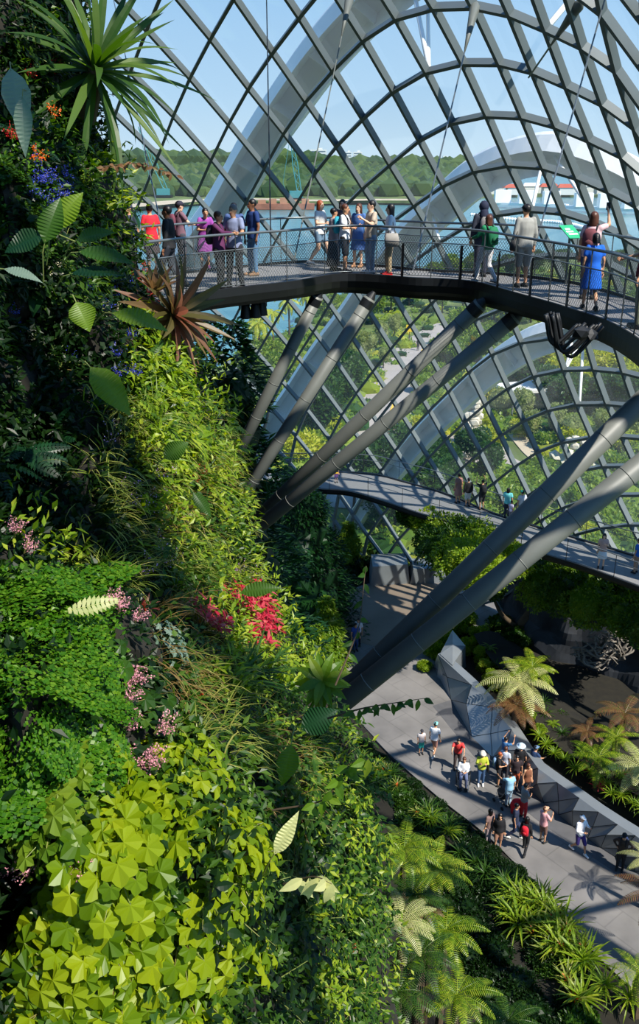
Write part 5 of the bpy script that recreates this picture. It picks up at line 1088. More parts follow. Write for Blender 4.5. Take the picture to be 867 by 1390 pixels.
PR = dict(
 fern=(p_fern('mid'), 'mid-green feathery fern', 'fern', 'feathery ferns on the planted wall'),
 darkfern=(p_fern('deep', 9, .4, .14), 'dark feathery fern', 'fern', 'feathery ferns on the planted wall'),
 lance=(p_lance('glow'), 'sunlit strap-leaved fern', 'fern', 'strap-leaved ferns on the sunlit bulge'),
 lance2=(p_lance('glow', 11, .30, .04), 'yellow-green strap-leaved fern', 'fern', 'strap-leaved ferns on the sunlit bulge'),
 grass=(p_grass('grassy'), 'thin arching grass tuft', 'grass', 'grass tufts on the planted wall'),
 grass2=(p_grass('mid', 40, .34, .018), 'green strappy tuft', 'grass', 'grass tufts on the planted wall'),
 lobed=(p_lobed('lime'), 'clump of bright yellow-green lobed leaves', 'plant', 'lobed-leaved plants at lower left'),
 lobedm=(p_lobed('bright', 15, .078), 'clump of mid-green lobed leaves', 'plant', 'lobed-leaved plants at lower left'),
 lobedd=(p_lobed('mid', 13, .08), 'clump of darker green lobed leaves', 'plant', 'lobed-leaved plants at lower left'),
 silver=(p_lobed('silver', 13, .045, .16, 'silver_leaf_plant', 7), 'clump of small silvery-green leaves', 'plant', 'silvery plants on the planted wall'),
 maiden=(p_maiden('maiden'), 'cascade of fine round bright leaflets', 'fern', 'fine-leaved cascading ferns at left'),
 maidend=(p_maiden('mid', 12, .28), 'cascade of fine round darker green leaflets', 'fern', 'fine-leaved cascading ferns at left'),
 broad=(p_bigleaf('mid'), 'plant with broad paddle leaves', 'plant', 'broad-leaved plants'),
 broadd=(p_bigleaf('deep', 5, .22, .13), 'plant with dark broad leaves', 'plant', 'broad-leaved plants'),
 brom=(p_rosette('maroon', 18, .20, .035, 'bromeliad', FLM('brom_heart', C8(220, 70, 40))), 'small maroon bromeliad with a red-orange heart', 'bromeliad', 'small bromeliads on the wall'),
 pink=(p_panicle(C8(214, 150, 160), 170, .18, 'pink_flower_spray'), 'spray of tiny pale-pink blossoms', 'flower', 'pink flower sprays on the wall'),
 blue=(p_panicle(C8(70, 80, 190), 120, .14, 'blue_flower_spray'), 'cluster of small blue-violet flowers', 'flower', 'blue flowers in the shade'),
 red=(p_panicle(C8(214, 44, 36), 70, .10, 'red_flower_spray'), 'small cluster of red flowers', 'flower', 'red flowers on the planted wall'),
 orange=(p_panicle(C8(236, 110, 30), 80, .14, 'orange_flower_spray'), 'spray of orange-red flowers', 'flower', 'orange flowers by the spiky plant'),
 cream=(p_panicle(C8(210, 206, 176), 90, .12, 'cream_flower_spray'), 'cluster of tiny cream flowers', 'flower', 'cream flowers in the shade'),
 lilac=(p_panicle(C8(190, 150, 200), 26, .22, 'lilac_flower_spray'), 'sprinkle of tiny lilac flowers', 'flower', 'lilac flowers in the grass'),
 shrub=(p_shrub('mid'), 'leafy shrub with glossy oval leaves', 'shrub', 'glossy-leaved shrubs on the wall'),
 shrubb=(p_shrub('glow', 9, .08, .035), 'leafy sunlit shrub with light green leaves', 'shrub', 'light green shrubs on the wall'),
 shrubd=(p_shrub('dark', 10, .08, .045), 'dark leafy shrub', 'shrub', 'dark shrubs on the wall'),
 crimson=(p_shrub('red', 9, .10, .03, .26, 'crimson_leaved_plant', 'lance'), 'plant with crimson-pink leaves', 'plant', 'crimson-leaved plants'),
)
ZONEW = [(0, 110, -99, 130, 'at the wall top'), (110, 999, -99, 300, 'below the spiky rosette'), (0, 110, 130, 300, 'left of the blue flowers'), (0, 999, 300, 430, 'among the paddle leaves'), (0, 150, 430, 600, 'in the shaded hollow'),
         (150, 999, 430, 560, 'below the large bromeliad'), (150, 999, 560, 700, 'beside the steel tubes'), (0, 150, 600, 780, 'above the leaflet curtain'), (150, 999, 700, 800, 'above the crimson leaves'),
         (0, 150, 780, 1090, 'in the leaflet curtain'), (150, 290, 800, 960, 'left of the crimson leaves'), (290, 380, 800, 960, 'around the crimson leaves'), (380, 999, 800, 960, 'near the tube ends'), (150, 330, 960, 1100, 'above the yellow leaves'), (330, 999, 960, 1100, 'below the tube ends'),
         (0, 120, 1090, 1999, 'beside the black hollow'), (120, 340, 1100, 1230, 'in the yellow leaves'), (120, 340, 1230, 1999, 'low in the yellow leaves'), (340, 440, 1100, 1999, 'right of the yellow leaves'), (440, 999, 1100, 1999, 'beside the tree ferns')]
def where(px, py):
    for a, b, c, d, t in ZONEW:
        if a <= px < b and c <= py < d: return t
    return 'on the planted wall'
usedp = set()
def inst(kind):
    p, desc, cat, g = PR[kind]; o = p if kind not in usedp else copy_tree(p); usedp.add(kind); return o, desc, cat, g
def put(kind, px, py, s=1.0, up=.5, lift=0.0, spin=None, label=None):
    o, desc, cat, g = inst(kind); p, n = wall_at(px, py); hang = kind in ('maiden', 'maidend', 'lobed', 'lobedm', 'lobedd', 'silver', 'broad', 'broadd')
    ax = n+Vector((0, 0, up)) ; orient(o, p+n*lift, ax, spin=(r.uniform(-.4, .4) if hang else r.uniform(0, 6.28)) if spin is None else spin, s=s*r.uniform(.85, 1.15))
    if label: tag(o, label, cat, g)
    else: pool(o, desc+' '+where(px, py), cat, g)
    return o
def fill(kind, x0, x1, y0, y1, n, s=1.0, **k):
    for i in range(n):
        for _ in range(20):
            px, py = r.uniform(x0, x1), r.uniform(y0, y1)
            if px < interp([(a[0],)+a[1:] for a in ROWS], py)[0]: break
        else: continue
        put(kind, px, py, s, **k)
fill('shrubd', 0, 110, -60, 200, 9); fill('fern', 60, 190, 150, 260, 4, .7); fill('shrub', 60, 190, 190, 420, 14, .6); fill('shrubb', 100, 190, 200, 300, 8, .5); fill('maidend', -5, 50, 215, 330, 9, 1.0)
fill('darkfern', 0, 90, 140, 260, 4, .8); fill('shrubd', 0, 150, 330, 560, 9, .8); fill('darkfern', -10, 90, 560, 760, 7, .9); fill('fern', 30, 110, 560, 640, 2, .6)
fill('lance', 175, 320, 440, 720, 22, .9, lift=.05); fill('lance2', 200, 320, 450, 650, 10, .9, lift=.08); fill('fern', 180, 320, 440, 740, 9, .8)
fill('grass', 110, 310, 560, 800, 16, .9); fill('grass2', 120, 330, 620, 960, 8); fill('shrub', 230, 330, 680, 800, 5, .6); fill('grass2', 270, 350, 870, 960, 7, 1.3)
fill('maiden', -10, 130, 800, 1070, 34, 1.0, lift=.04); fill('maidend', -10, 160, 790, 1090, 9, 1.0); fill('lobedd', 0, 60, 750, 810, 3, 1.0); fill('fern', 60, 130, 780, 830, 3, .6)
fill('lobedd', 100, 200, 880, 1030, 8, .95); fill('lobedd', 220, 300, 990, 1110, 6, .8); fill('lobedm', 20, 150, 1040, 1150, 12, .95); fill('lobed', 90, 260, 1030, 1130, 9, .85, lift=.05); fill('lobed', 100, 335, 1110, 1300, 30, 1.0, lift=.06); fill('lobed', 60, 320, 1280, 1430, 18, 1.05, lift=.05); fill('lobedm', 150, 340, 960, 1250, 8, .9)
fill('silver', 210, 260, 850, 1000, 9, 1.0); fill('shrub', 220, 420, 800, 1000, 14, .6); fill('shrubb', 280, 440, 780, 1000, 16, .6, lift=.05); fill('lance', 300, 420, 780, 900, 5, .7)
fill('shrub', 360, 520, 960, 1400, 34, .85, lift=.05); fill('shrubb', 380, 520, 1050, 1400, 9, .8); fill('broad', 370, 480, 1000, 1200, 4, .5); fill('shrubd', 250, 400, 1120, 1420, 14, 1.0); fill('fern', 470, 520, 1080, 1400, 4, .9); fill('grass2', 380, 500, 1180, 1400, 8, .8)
fill('broadd', 60, 180, 280, 400, 4, .8); fill('brom', 180, 215, 350, 430, 3, .9); fill('brom', 180, 330, 780, 860, 2, .6)
for a in ((55, 92), (110, 86), (118, 92), (125, 97), (52, 103), (62, 98), (28, 112), (10, 202), (12, 205), (180, 368), (192, 362), (174, 392), (250, 646), (258, 640), (248, 658), (460, 1285), (244, 955), (250, 962)): put('red', *a, .8, lift=.10)
for a in ((112, 82), (118, 88), (62, 184), (22, 232)): put('orange', *a, .9, lift=.14)
for i in range(15): put('blue', r.uniform(30, 72), r.uniform(228, 290), .8, lift=.06)
for i in range(14): put('blue', r.uniform(105, 175), r.uniform(380, 520), .8, lift=.05)
for a in ((48, 385), (45, 460), (12, 425), (16, 455)): put('blue', *a, .7)
for a in ((155, 420), (160, 432), (48, 385), (52, 462), (70, 395), (42, 470), (205, 440), (75, 360)): put('cream', *a, .9)
for a in ((150, 850), (140, 838), (165, 860), (160, 895), (168, 930), (158, 960), (150, 975), (175, 1000), (185, 1005), (165, 1030), (175, 1045), (140, 1080), (150, 1090), (160, 1080), (170, 1070), (135, 1095), (105, 1140), (70, 1150), (50, 1168), (8, 750), (12, 765), (180, 1012)): put('pink', *a, .8, lift=.10)
for i in range(14): put('lilac', r.uniform(140, 330), r.uniform(600, 800), .9, lift=.08)
for a in ((318, 835), (330, 822), (328, 850), (340, 845), (345, 870), (302, 828), (325, 880), (262, 858)): put('crimson', *a, .95, lift=.10)
for k in PR:
    if k not in usedp:
        for c in list(PR[k][0].children): bpy.data.objects.remove(c)
        bpy.data.objects.remove(PR[k][0])
# hero plants -----------------------------------------------------------------------------
def hero(name, px, py, axis, label, cat, build, lift=.05, d=None, s=1.0):
    root = empty(name, label=label, cat=cat); p, n = wall_at(px, py)
    if d: p = at_depth(px, py, d)
    orient(root, p+n*lift, Vector(axis) if axis else n, s=s); build(root); return root
def b_agave(root):
    M = MB().use(LM('agave')); q = random.Random(5)
    for i in range(58):
        a = i*2.39996; e = -.45+1.8*(i/58); d = Vector((math.cos(a)*math.cos(e), math.sin(a)*math.cos(e), math.sin(e))); leaf(M, d*.05, d, Vector((0, 0, 1)), 1.0*q.uniform(.75, 1.15)*(1 if i < 50 else .8), .075, q.uniform(.1, .9), 'blade', .3, 8)
    M.build('foliage', parent=root); M = MB().use(M_trunk); tube(M, [(0, -.05, -.45), (0, 0, -.1), (0, 0, .05)], [.12, .1, .06], 10); M.build('stem', parent=root)
hero('spiky_rosette', 104, 100, (.35, -.35, .6), 'large spiky green rosette with long narrow leaves against the sky, at upper left', 'plant', b_agave, .15, 7.6)
def b_brom(root):
    M = MB().use(LM('rosette')); q = random.Random(6)
    for i in range(46):
        a = i*2.39996; e = -.2+1.4*(i/46); d = Vector((math.cos(a)*math.cos(e), math.sin(a)*math.cos(e), math.sin(e))); leaf(M, d*.03, d, Vector((0, 0, 1)), .56*q.uniform(.8, 1.1), .075, q.uniform(.2, .7), 'blade', .35, 7)
    M.build('foliage', parent=root)
    M = MB().use(LM('rosette')); rosette(M, 10, .2, .05, q, (.7, 1.4), 'ovate', .3, .02, 5, .4); M.build('heart', parent=root)
hero('giant_bromeliad', 238, 422, (.75, -.3, .35), 'large rosette with red-brown and olive leaves in front of the upper walkway', 'bromeliad', b_brom, .05, 7.6)
def b_small(root):
    M = MB().use(LM('rosette')); q = random.Random(9); rosette(M, 14, .26, .06, q, (.6, 1.4), 'blade', .2, .02, 6, .35); M.build('foliage', parent=root)
hero('upright_bromeliad', 205, 402, (.15, -.3, 1), 'upright orange-brown bromeliad left of the large red-brown one', 'bromeliad', b_small, .05, 7.4)
def paddle(px, py, ang, L, W, lk, label, d, tilt=.3, bend=.5, prof='ovate'):
    """one big leaf with its stalk; ang is the tip direction, degrees from +x"""
    root = empty('paddle_leaf', at_depth(px, py, d), label=label, cat='leaf', group='large paddle leaves on the wall'); a = math.radians(ang); dd = RT*math.cos(a)+UPV*math.sin(a)-FW*.15; nn = (-FW*1.0+UPV*tilt+RT*.25)
    M = MB().use(LM(lk)); leaf(M, (0, 0, 0), dd, nn, L*1.4, W*1.6, bend, prof, .16, 30, .07); M.build('blade', parent=root)
    M = MB().use(M_stem); tube(M, [Vector((0, 0, 0)), dd*L*.4+nn.normalized()*.001-(-FW)*-.004, dd*L*.8], [.004, .003, .001], 4, False) if 0 else tube(M, [-dd*.14+FW*.12-UPV*.05, -dd*.05+FW*.02, dd*.02], [.004, .004, .003], 6, False); M.build('stalk', parent=root); return root
for a in ((72, 312, 55, .20, .105, 'bright', 'bright upright paddle leaf beside the blue flowers', 5.0, .5), (104, 326, 20, .17, .08, 'mid', 'grey-green paddle leaf pointing right, highest of the right-pointing ones', 5.4, .6), (106, 342, -3, .25, .085, 'mid', 'long ribbed paddle leaf pointing right', 5.3, .7),
          (95, 372, 8, .24, .07, 'deep', 'dark paddle leaf with rolled edge beneath the ribbed one', 5.3, .9), (60, 330, 70, .2, .09, 'mid', 'shaded paddle leaf left of the bright upright one', 4.9, .2), (152, 425, -8, .26, .105, 'bright', 'broad pale-green leaf lying in sun below the blossoms', 5.4, .9),
          (103, 410, -60, .13, .10, 'bright', 'small pale heart-shaped leaf at centre of the dark hollow', 4.9, .5), (122, 498, -45, .26, .11, 'bright', 'half-lit drooping leaf hanging below the dark hollow', 5.0, .4), (5, 365, -10, .16, .05, 'silver', 'thin grey-green folded leaf at the left edge', 4.8, .8),
          (60, 318, 200, .18, .09, 'deep', 'dark paddle leaf pointing left near the left edge', 4.9, .3), (222, 622, 35, .15, .09, 'mid', 'large round-based leaf in the ferns beside the tubes', 6.15, .3), (262, 668, -50, .16, .06, 'mid', 'large dark leaf beneath the red flowers, beside the tubes', 6.2, .3),
          (14, 92, -75, .30, .11, 'silver', 'long glaucous grey-green leaf hanging at upper left', 5.4, .3), (30, 130, -85, .26, .07, 'silver', 'twisted grey-green leaf hanging below the glaucous one', 5.3, .1), (325, 805, 15, .25, .09, 'mid', 'green leaf above the crimson leaves', 7.2, .8), (395, 1010, -100, .22, .10, 'bright', 'pale folded leaf hanging under the tube ends', 6.0, .3),
          (372, 1160, 60, .20, .06, 'palefern', 'yellowing folded leaf in the dark lower shrubs', 5.0, .5), (408, 990, 30, .22, .13, 'deep', 'large blue-green leaf beneath the tube ends', 6.4, .4)): paddle(*a)
def b_pale(root):
    M = MB().use(LM('bright'))
    for i in range(16): a = i*2.4; leaf(M, (0, 0, .02), Vector((math.cos(a), math.sin(a), .1+.07*i)), Vector((0, 0, 1)), .25, .085, .9, 'ovate', .2, 6)
    M.build('foliage', parent=root); M = MB().use(LM('bright'))
    for k in range(4): tube(M, catmull([(0, 0, 0), (.05*k-.1, -.25, -.05), (-.25-.08*k, -.5-.05*k, -.02), (-.6-.1*k, -.62-.06*k, 0)], 10), [.014]*5+[.011]*5, 6)
    M.build('stem', parent=root)
hero('long_stemmed_plant', 438, 925, (-.1, -.7, .7), 'pale green rosette on long arching stems in front of the tube ends', 'plant', b_pale, .0, 7.0)
def b_pfern(root):
    M = MB().use(LM('palefern')); frond(M, (0, 0, 0), Vector((1, .25, .1)), Vector((0, -.3, 1)), .28, .13, 12, .5, True, .14, .1); M.build('frond', parent=root)
hero('pale_fern_frond', 68, 884, (0, -.6, .8), 'single creamy pale fern frond above the fine-leaved curtain', 'fern', b_pfern, .22)
def b_dfern(root):
    M = MB().use(LM('deep')); 
    for a in (-.3, .1, .5): frond(M, (0, 0, 0), Vector((math.cos(a), -math.sin(a), .2)), Vector((0, 0, 1)), .34, .15, 14, .7, True, .12, .1)
    M.build('foliage', parent=root)
hero('shaded_fern', -4, 625, (0, -.6, .8), 'dark feathery fern reaching in from the left edge, below the hollow', 'fern', b_dfern, .15)
def twig(pts, label, lk, L, n, seed, d):
    q = random.Random(seed); P = catmull([at_depth(a, b, d+c) for a, b, c in pts], 20); c0 = P[0].copy(); P = [p-c0 for p in P]; root = empty('leafy_twig', c0, label=label, cat='twig', group='leafy twigs reaching out from the wall')
    M = MB().use(M_trunk); tube(M, P, [.007-.0003*i/1 if i < 19 else .002 for i in range(20)], 6); M.build('stem', parent=root)
    M = MB().use(LM(lk))
    for k in range(n):
        t = (.25+.75*k/(n-1))*19; p = P[int(t)]; a = 2.4*k; leaf(M, p, Vector((math.cos(a)*.6, -.3, math.sin(a)*.6-.5)), Vector((.3, -.8, .4)), L*q.uniform(.7, 1.1), L*.42, .4, 'ovate', .2, 5)
    M.build('foliage', parent=root)
twig([(445, 975, 0), (490, 962, -.2), (530, 955, -.3), (575, 948, -.4)], 'leafy twig stretching right across the plaza below the tubes', 'mid', .085, 17, 1, 5.6)
twig([(455, 930, 0), (476, 880, 0), (488, 845, .1), (494, 790, .2), (497, 768, .2)], 'thin upright twig with few round leaves in front of the plaza', 'mid', .09, 8, 2, 6.0)
twig([(100, 232, 0), (150, 225, 0), (190, 222, 0), (240, 238, 0)], 'twig with many small leaves pointing right beneath the spiky rosette', 'brownfern', .07, 30, 3, 7.4)
twig([(370, 1100, 0), (440, 1085, -.2), (470, 1040, -.3), (500, 1030, -.4)], 'leafy branch rising in the glossy shrubs below the tubes', 'bright', .13, 16, 4, 5.6)
twig([(385, 1200, 0), (425, 1190, -.2), (450, 1200, -.3)], 'short twig of pale oval leaves in the lower shrubs', 'palefern', .15, 8, 5, 5.0)
# ---------------------------------------------------------------- dark conifers behind the wall
def p_conifer(lk, h, rad, n, seed):
    q = random.Random(seed); root = empty('conifer_tree'); M = MB().use(LM(lk)); 
    for k in range(12): z = h*(.12+.85*k/12); ico(M, (q.uniform(-.2, .2), q.uniform(-.2, .2), z), rad*(1-.75*(k/12)**1.3)*.85, 2, (1, 1, 1.1), .4, q.random()*20)
    for k in range(n):
        t = q.random()**1.15; z = h*(.05+.97*t); R_ = rad*(1-.8*t**1.4)*q.uniform(.8, 1.12)*(1+.25*math.sin(z*3+q.random())); a = q.uniform(0, 6.28); quad_leaf(M, (math.cos(a)*R_, math.sin(a)*R_, z), Vector((math.cos(a), math.sin(a), q.uniform(-.6, .4)))+rv(q)*.5, Vector((0, 0, 1)), q.uniform(.14, .32), q.uniform(.06, .14))
    M.build('crown', parent=root); M = MB().use(M_trunk); tube(M, [(0, 0, -.4), (0, 0, h*.9)], [.25, .05], 8); M.build('trunk', parent=root); return root
c1 = p_conifer('conifer', 14, 2.1, 9000, 1); c2 = p_conifer('conifer', 8, 2.4, 9000, 2); c3 = p_conifer('bright', 4, 1.1, 3500, 3)
def ctree(src, first, loc, s, label):
    o = src if first else copy_tree(src); o.location = loc; o.scale = (s, s, s); o.rotation_euler.z = r.random()*6; tag(o, label, 'tree', 'conifers inside the dome')
for i, (px, py, dd, z0, s, lab) in enumerate(((303, 432, 27, -.3, 0, 'tall dark conifer in front of the lake, left of the steep tubes'),)):
    top = at_depth(px, py, dd); hh = top.z+.3; ctree(c1, True, (top.x, top.y, -.3), hh/14.3, lab)
for i, (px, py, s, lab) in enumerate(((405, 862, 1.22, 'dark bushy conifer under the lower walkway, centre of the group'), (378, 850, 1.1, 'dark bushy conifer nearest the wall, under the lower walkway'), (428, 838, .8, 'dark conifer right of the group under the lower walkway'), (300, 720, 1.3, 'dark conifer hidden behind the planted wall beside the tubes'))): ctree(c2, i == 0, at_z(px, py, -.3), s, lab)
for i, (px, py, s, lab) in enumerate(((442, 905, 1.0, 'bright green conifer beside the left edge of the plaza'), (430, 925, .8, 'small bright green conifer low beside the left edge of the plaza'), (472, 775, .85, 'slim conifer standing by the base of the glass'))): ctree(c3, i == 0, at_z(px, py, -.3), s, lab)
# ---------------------------------------------------------------- tree ferns
def p_treefern(lk, n, L, seed, trunk=3.0):
    q = random.Random(seed); root = empty('tree_fern'); M = MB().use(LM(lk))
    for i in range(n): a = i*2.4; e = .15+.75*(i/n); frond(M, (0, 0, 0), Vector((math.cos(a)*math.cos(e), math.sin(a)*math.cos(e), math.sin(e))), Vector((0, 0, 1)), L*q.uniform(.8, 1.1), L*.40, 24, 1.3, True, .06, .15, .62)
    M.build('crown', parent=root); M = MB().use(M_trunk); tube(M, [(.1, 0, -trunk), (0, .05, -trunk*.5), (0, 0, 0)], [.13, .11, .08], 8); M.build('trunk', parent=root); return root
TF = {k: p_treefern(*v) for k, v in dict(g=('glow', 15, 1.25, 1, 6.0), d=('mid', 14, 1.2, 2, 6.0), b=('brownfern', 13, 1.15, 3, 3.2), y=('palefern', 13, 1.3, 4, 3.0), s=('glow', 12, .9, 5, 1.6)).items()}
ut = set()
def tfern(k, px, py, d, s, label, tilt=(0, 0)):
    o = TF[k] if k not in ut else copy_tree(TF[k]); ut.add(k); o.location = at_depth(px, py, d) if d > 10 else at_z(px, py, d); o.scale = (s, s, s); o.rotation_euler = (tilt[0], tilt[1], r.random()*6); tag(o, label, 'fern', 'tree ferns')
    tr_ = [c for c in o.children if c.name.startswith('trunk')][0]; z = o.location.z; tl = {'g': 6, 'd': 6, 'b': 3.2, 'y': 3.0, 's': 1.6}[k]; tr_.scale = (1, 1, max(.2, (z+.4)/(tl*s)))
for a in (('g', 548, 1150, 24, 1.0, 'bright green tree fern highest in the gully left of the plaza'), ('g', 588, 1178, 25, 1.05, 'bright green tree fern close to the hedge in the gully'), ('d', 560, 1215, 23, 1.0, 'darker green tree fern in the middle of the gully'), ('y', 545, 1250, 22, .9, 'pale drying tree fern at the bottom of the gully'),
          ('g', 605, 1262, 24, 1.0, 'bright green tree fern low in the gully, right one'), ('d', 570, 1295, 23, 1.05, 'darker green tree fern low in the gully, left one'), ('b', 578, 1232, 24.5, .6, 'small brown-tinged tree fern in the middle of the gully'), ('d', 540, 1345, 21, 1.1, 'green tree fern lowest in the gully, beside the wall'), ('g', 620, 1350, 23, 1.0, 'green tree fern lowest in the gully, right one'), ('d', 690, 1385, 25, 1.0, 'green tree fern at the bottom edge beside the strappy plants'),
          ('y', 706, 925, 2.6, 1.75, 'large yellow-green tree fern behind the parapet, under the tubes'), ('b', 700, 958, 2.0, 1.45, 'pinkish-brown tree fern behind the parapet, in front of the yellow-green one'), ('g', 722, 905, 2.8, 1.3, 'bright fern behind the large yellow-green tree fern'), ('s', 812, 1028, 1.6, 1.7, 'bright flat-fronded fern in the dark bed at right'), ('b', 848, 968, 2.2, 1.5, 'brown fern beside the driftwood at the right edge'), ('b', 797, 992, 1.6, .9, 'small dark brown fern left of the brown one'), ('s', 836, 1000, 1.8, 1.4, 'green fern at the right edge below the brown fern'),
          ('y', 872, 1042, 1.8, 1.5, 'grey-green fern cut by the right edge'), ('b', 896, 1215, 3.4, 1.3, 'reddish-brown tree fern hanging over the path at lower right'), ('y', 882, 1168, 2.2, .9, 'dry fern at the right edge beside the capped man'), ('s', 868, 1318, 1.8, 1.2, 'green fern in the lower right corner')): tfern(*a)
# ---------------------------------------------------------------- shrubs and strappy plants in the beds
def p_ball(lk, n, rad, L, W, name, seed):
    q = random.Random(seed); root = empty(name); me = crown_mesh('foliage', q, rad, n, lk, (1.2, 1.1, .8), L, W, 7); o = bpy.data.objects.new('foliage', me); COL.objects.link(o); o.parent = root; return root
def p_strappy(lk, n, L, W, name):
    M = MB().use(LM(lk)); rosette(M, n, L, W, r, (.2, 1.35), 'blade', 1.0, .04, 6, .25); root = empty(name); M.build('foliage', parent=root); return root
BD = dict(hedge=(p_ball('dark', 2600, .75, .12, .06, 'hedge_shrub', 1), 'dark green hedge shrub', 'shrub'), mid=(p_ball('mid', 2600, .75, .13, .07, 'bed_shrub', 2), 'mid-green leafy shrub', 'shrub'), bri=(p_ball('glow', 2600, .7, .15, .08, 'bright_shrub', 3), 'bright yellow-green shrub', 'shrub'),
          st=(p_strappy('mid', 30, .75, .05, 'strappy_plant'), 'green strappy-leaved plant', 'plant'), sy=(p_strappy('glow', 34, .8, .06, 'strappy_plant'), 'yellow-green strappy-leaved plant', 'plant'), so=(p_rosette('grassy', 24, .6, .06, 'striped_bromeliad', FLM('brom_heart', C8(220, 70, 40))), 'striped yellow and green rosette', 'plant'),
          rd=(p_rosette('red', 22, .5, .05, 'red_cordyline'), 'red-leaved rosette', 'plant'), gf=(p_fern('bright', 12, .8, .28, 'ground_fern'), 'bright ground fern', 'fern'))
ub = set(); wb = BVHTree.FromPolygons
def bput(k, loc, s, phrase, g):
    p, desc, cat = BD[k]; o = p if k not in ub else copy_tree(p); ub.add(k); o.location = loc; o.scale = (s, s, s*r.uniform(.85, 1.1)); o.rotation_euler = (r.uniform(-.1, .1), r.uniform(-.1, .1), r.random()*6.3); pool(o, desc+' '+phrase, cat, g)
hl_ = catmull([at_z(a, b, .1) for a, b in ((500, 1012), (530, 1040), (596, 1094), (652, 1138), (690, 1172), (726, 1208), (766, 1252), (812, 1308), (870, 1370))], 200)
il_ = catmull([at_z(a, b, -.2) for a, b in ((440, 1030), (480, 1075), (540, 1140), (590, 1190), (630, 1240), (660, 1280), (700, 1340), (740, 1400), (790, 1470))], 200)
def gpos(t, f): i = int(t*199); return hl_[i].lerp(il_[i], f)
for i in range(26): t = (i+.5)/26*.78; bput('hedge', gpos(t, .10+.06*(i % 2)), r.uniform(.55, .75), 'along the left kerb of the plaza', 'kerb hedge shrubs')
for i in range(22): t = (i+.5)/22; bput(r.choice(['hedge', 'hedge', 'mid']), gpos(t, r.uniform(.3, .8)), r.uniform(.8, 1.1), 'on the slope left of the plaza', 'shrubs on the slope left of the plaza')
for i in range(16): t = .35+.65*i/16; bput('hedge', gpos(t, 1.0+.35*(i % 2)), r.uniform(1.0, 1.3), 'low in the gully left of the plaza', 'shrubs on the slope left of the plaza')
for i in range(14): t = r.uniform(.15, .62); bput('st', gpos(t, r.uniform(.3, .7))+Vector((0, 0, .55)), r.uniform(.8, 1.1), 'on the slope left of the plaza', 'strappy plants on the slope left of the plaza')
for i in range(10): t = r.uniform(.08, .35); bput(r.choice(['so', 'sy']), gpos(t, r.uniform(.35, .6))+Vector((0, 0, .6)), r.uniform(.7, .9), 'high left of the plaza', 'strappy plants on the slope left of the plaza')
for i in range(26): t = r.uniform(.60, .99); bput(r.choice(['so', 'sy', 'sy']), gpos(t, r.uniform(.06, .6))+Vector((0, 0, .45)), r.uniform(1.0, 1.45), 'beside the lower end of the plaza', 'sunlit strappy plants beside the lower plaza')
# strip behind the parapet
pl_ = catmull([at_z(a, b, 1.0) for a, b in ((640, 880), (660, 915), (690, 945), (715, 978), (735, 1010), (757, 1032), (790, 1052), (815, 1070), (842, 1088), (866, 1102), (890, 1120), (930, 1150))], 200)
for i in range(24): t = (i+.5)/24; p = pl_[int(t*199)]+Vector((r.uniform(.0, .3), r.uniform(0, .3), .05)); bput('sy' if t > .35 else 'bri', p, r.uniform(.5, .7) if t > .35 else .4, 'right behind the parapet', 'plants in the strip behind the parapet')
for i in range(20): t = (i+.5)/20; p = pl_[int(t*199)]+Vector((r.uniform(.7, 1.5), r.uniform(.3, 1.0), -.05)); bput('st' if i % 3 else 'gf', p, r.uniform(.6, .8), 'further behind the parapet', 'plants in the strip behind the parapet')
for a, b in ((812, 1068), (838, 1052), (822, 1040), (858, 1062), (800, 1045)): bput('rd', at_z(a, b, .8), r.uniform(.8, 1.0), 'in the dark bed at right', 'red-leaved plants in the dark bed')
for a, b, s in ((604, 868, .9), (590, 885, .8), (618, 852, .9), (640, 878, .9), (660, 900, .9), (650, 860, .8), (672, 925, .8), (576, 905, .55), (632, 840, .9)): bput('bri', at_z(a, b, .2), s, 'by the parapet end', 'yellow-green shrubs beside the parapet end')
for a, b, s in ((735, 960, 1.0), (760, 985, .9), (720, 985, .8), (750, 1000, .8), (700, 870, 1.2), (680, 850, 1.1), (740, 985, .9), (782, 1005, .8), (770, 1022, .7)): bput('mid', at_z(a, b, .2), s, 'in the dark bed behind the parapet', 'shrubs in the dark bed')
for a, b, s in ((500, 772, 1), (470, 790, 1), (455, 800, 1.1), (520, 768, .9), (550, 766, .9), (590, 764, 1.1), (620, 762, 1.2), (655, 762, 1.3), (690, 764, 1.3), (480, 772, 1.2)): bput('hedge', at_z(a, b, 0), s*1.2, 'in the planters at the back of the plaza', 'shrubs at the back of the plaza')
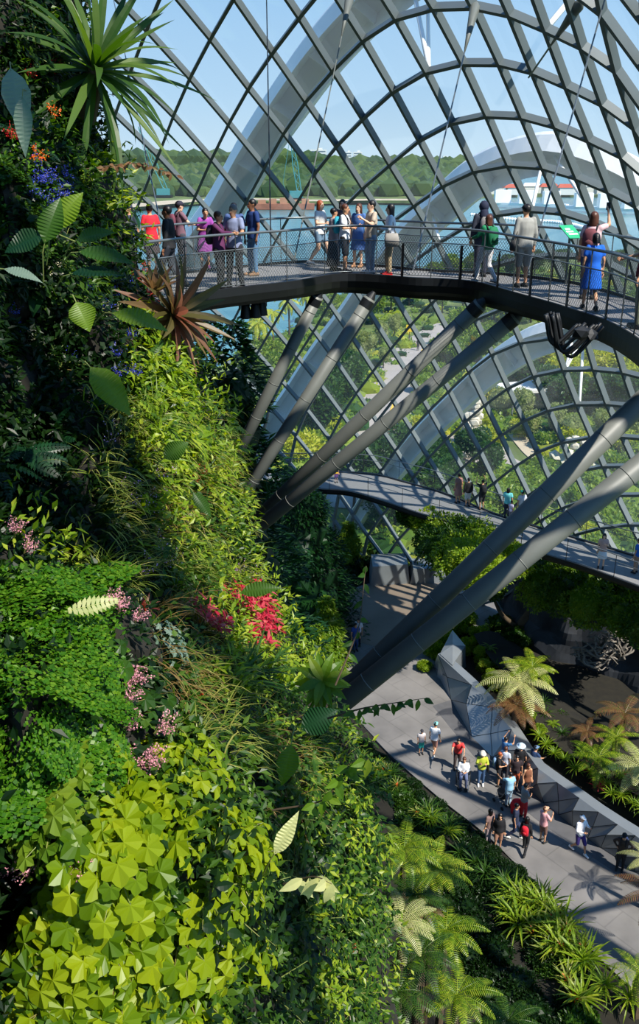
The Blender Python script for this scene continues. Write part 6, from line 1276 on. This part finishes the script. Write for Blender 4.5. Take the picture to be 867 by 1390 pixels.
# greenery climbing over the lower walkway and the shrubbery under it
def vine_clump(loc, rx, rz, lk, n, seed, label):
    q = random.Random(seed); M = MB().use(LM(lk)); ico(M, (0, 0, 0), 1, 2, (rx*.8, rx*.6, rz*.85), .35, seed)
    for _ in range(n):
        d = Vector((q.gauss(0, 1), q.gauss(0, 1), q.gauss(0, 1))).normalized(); k_ = 1+.35*noise.noise(d*2+Vector((seed, 0, 0))); quad_leaf(M, Vector((d.x*rx, d.y*rx*.75, d.z*rz))*q.uniform(.82, 1.02)*k_, d+rv(q)*.8, d+Vector((0, 0, .5)), q.uniform(.10, .20), q.uniform(.06, .12))
    o = M.build('climbing_vine', loc=loc); tag(o, None, 'vine', 'vines under the lower walkway'); POOL.append((o, label))
for i, (px, py, rx, rz) in enumerate(((560, 692, .8, .5), (580, 700, .9, .7), (602, 712, 1.1, .9), (625, 722, 1.2, 1.1), (650, 732, 1.3, 1.2), (672, 744, 1.2, 1.2), (600, 735, 1.2, 1.0), (628, 752, 1.4, 1.3), (655, 765, 1.3, 1.2), (585, 725, .8, .7), (695, 752, 1.0, .9))):
    vine_clump(at_z(px, py, 7.6)+Vector((0, -.25, -.25)), rx, rz, 'glow' if i % 3 else 'mid', 2200, i, 'leafy vine mass on the lower walkway edge')
for i, (px, py, rx, rz) in enumerate(((745, 775, 1.1, .8), (770, 785, 1.1, .9), (800, 795, 1.2, .9), (830, 806, 1.2, 1.0), (858, 816, 1.3, 1.0), (885, 826, 1.3, 1.1), (760, 805, 1.2, 1.0), (800, 820, 1.3, 1.1), (850, 836, 1.2, .9), (885, 850, 1.4, 1.1), (735, 800, 1.2, 1.1))):
    vine_clump(at_z(px, py, 5.6), rx, rz, 'bright' if i % 3 else 'mid', 2000, 40+i, 'leafy growth on the rock below the lower walkway')
# gnarled tree between the tubes and the rock
root = empty('gnarled_tree', at_z(690, 872, -.3), label='dark gnarled tree with bent trunk between the nearest tubes and the rock wall', cat='tree')
M = MB().use(M_trunk); tube(M, catmull([(0, 0, 0), (.7, 0, 1.2), (1.3, .1, 2.4), (1.1, .2, 3.6), (.4, .2, 4.8)], 18), [.34-.012*i for i in range(18)], 10); tube(M, catmull([(1.2, .1, 2.2), (2.0, 0, 3.4), (2.2, .2, 4.6)], 10), [.2-.014*i for i in range(10)], 8); tube(M, catmull([(.5, 0, .9), (-.5, -.1, 1.8), (-1.1, 0, 2.9)], 10), [.18-.013*i for i in range(10)], 8); M.build('trunk', parent=root, smooth=True)
for k, (x, y, z, rr) in enumerate(((.3, .2, 5.0, 1.3), (2.2, .2, 4.8, 1.1), (-1.2, 0, 3.2, .8), (1.2, .4, 5.3, 1.1))): o = bpy.data.objects.new('crown', crown_mesh('crown', r, rr, 1700, 'mid', (1.2, 1, .6), .16, .09, 6)); COL.objects.link(o); o.parent = root; o.location = (x, y, z)
# tangled driftwood on the rock wall
root = empty('driftwood_tangle', at_z(800, 915, 0)+Vector((.2, -.5, 1.9)), label='round tangle of bleached driftwood roots against the dark rock wall', cat='driftwood'); q = random.Random(8)
for k in range(46):
    a = q.uniform(0, 6.28); R_ = 1.5*math.sqrt(q.random()); p0 = Vector((math.cos(a)*R_*1.1, q.uniform(-.3, .1), math.sin(a)*R_*.85)); a2 = a+q.uniform(.5, 2.6); R2 = q.uniform(.6, 1.6); p2 = Vector((math.cos(a2)*R2*1.1, q.uniform(-.4, .1), math.sin(a2)*R2*.85)); pm = (p0+p2)/2+Vector((q.uniform(-.5, .5), -.35*q.random(), q.uniform(-.5, .5)))
    M = MB().use(M_drift); w0 = q.uniform(.03, .08); tube(M, catmull([p0, (p0+pm)/2+rv(q)*.15, pm, (pm+p2)/2+rv(q)*.15, p2], 16), [w0*(1-.7*abs(i/15-.4)) for i in range(16)], 6); M.build('root_branch', parent=root, smooth=True)
# undergrowth outside
q = random.Random(77); M = MB().use(LM('outgreen')); M2 = MB().use(LM('outyellow')); M3 = MB().use(LM('outdark')); road = [project(at_z(a, b, 0)) for a, b in ()]
def road_x(py): return interp([(430, 650.), (450, 612.), (470, 580.), (500, 556.), (545, 535.), (590, 515.), (640, 490.), (690, 470.)], py)[0]
for k in range(2600):
    px = q.uniform(330, 900); py = q.uniform(395, 770) if px < 640 else q.uniform(352, 770)
    if py < 720 and abs(px-road_x(py)) < 14+(py-430)*.13: continue
    if 590 < py < 640 and 490 < px < 735: continue
    p = at_z(px, py, -.1)
    if ((p.x+15)/38.5)**2+((p.y-5)/55.5)**2 < 1.07: continue
    if px < 420 and py < 400+(470-px)*.55: continue
    m_ = (M, M3, M2, M)[k % 4 if noise.noise(Vector((p.x/9, p.y/9, 0))) > 0 else 1+(k % 2)*2 if k % 3 else 0]; rr = q.uniform(.5, 1.3); ico(m_, p+Vector((0, 0, rr*.25)), rr, 1, (1.2, 1.2, .7), .5, q.random()*30)
    for _ in range(14): d = Vector((q.gauss(0, 1), q.gauss(0, 1), abs(q.gauss(0, 1)))).normalized(); quad_leaf(m_, p+Vector((d.x*1.2, d.y*1.2, .25+d.z*.7))*rr, d+rv(q)*.7, Vector((0, 0, 1)), q.uniform(.3, .55), q.uniform(.2, .35))
for mm_, nm, lb in ((M, 'undergrowth', 'mid-green undergrowth filling the garden outside the glass'), (M2, 'flowering_undergrowth', 'yellow-green undergrowth filling the garden outside the glass'), (M3, 'dark_undergrowth', 'dark green undergrowth filling the garden outside the glass')): tag(mm_.build(nm), lb, 'undergrowth', kind='stuff')

finish_labels()
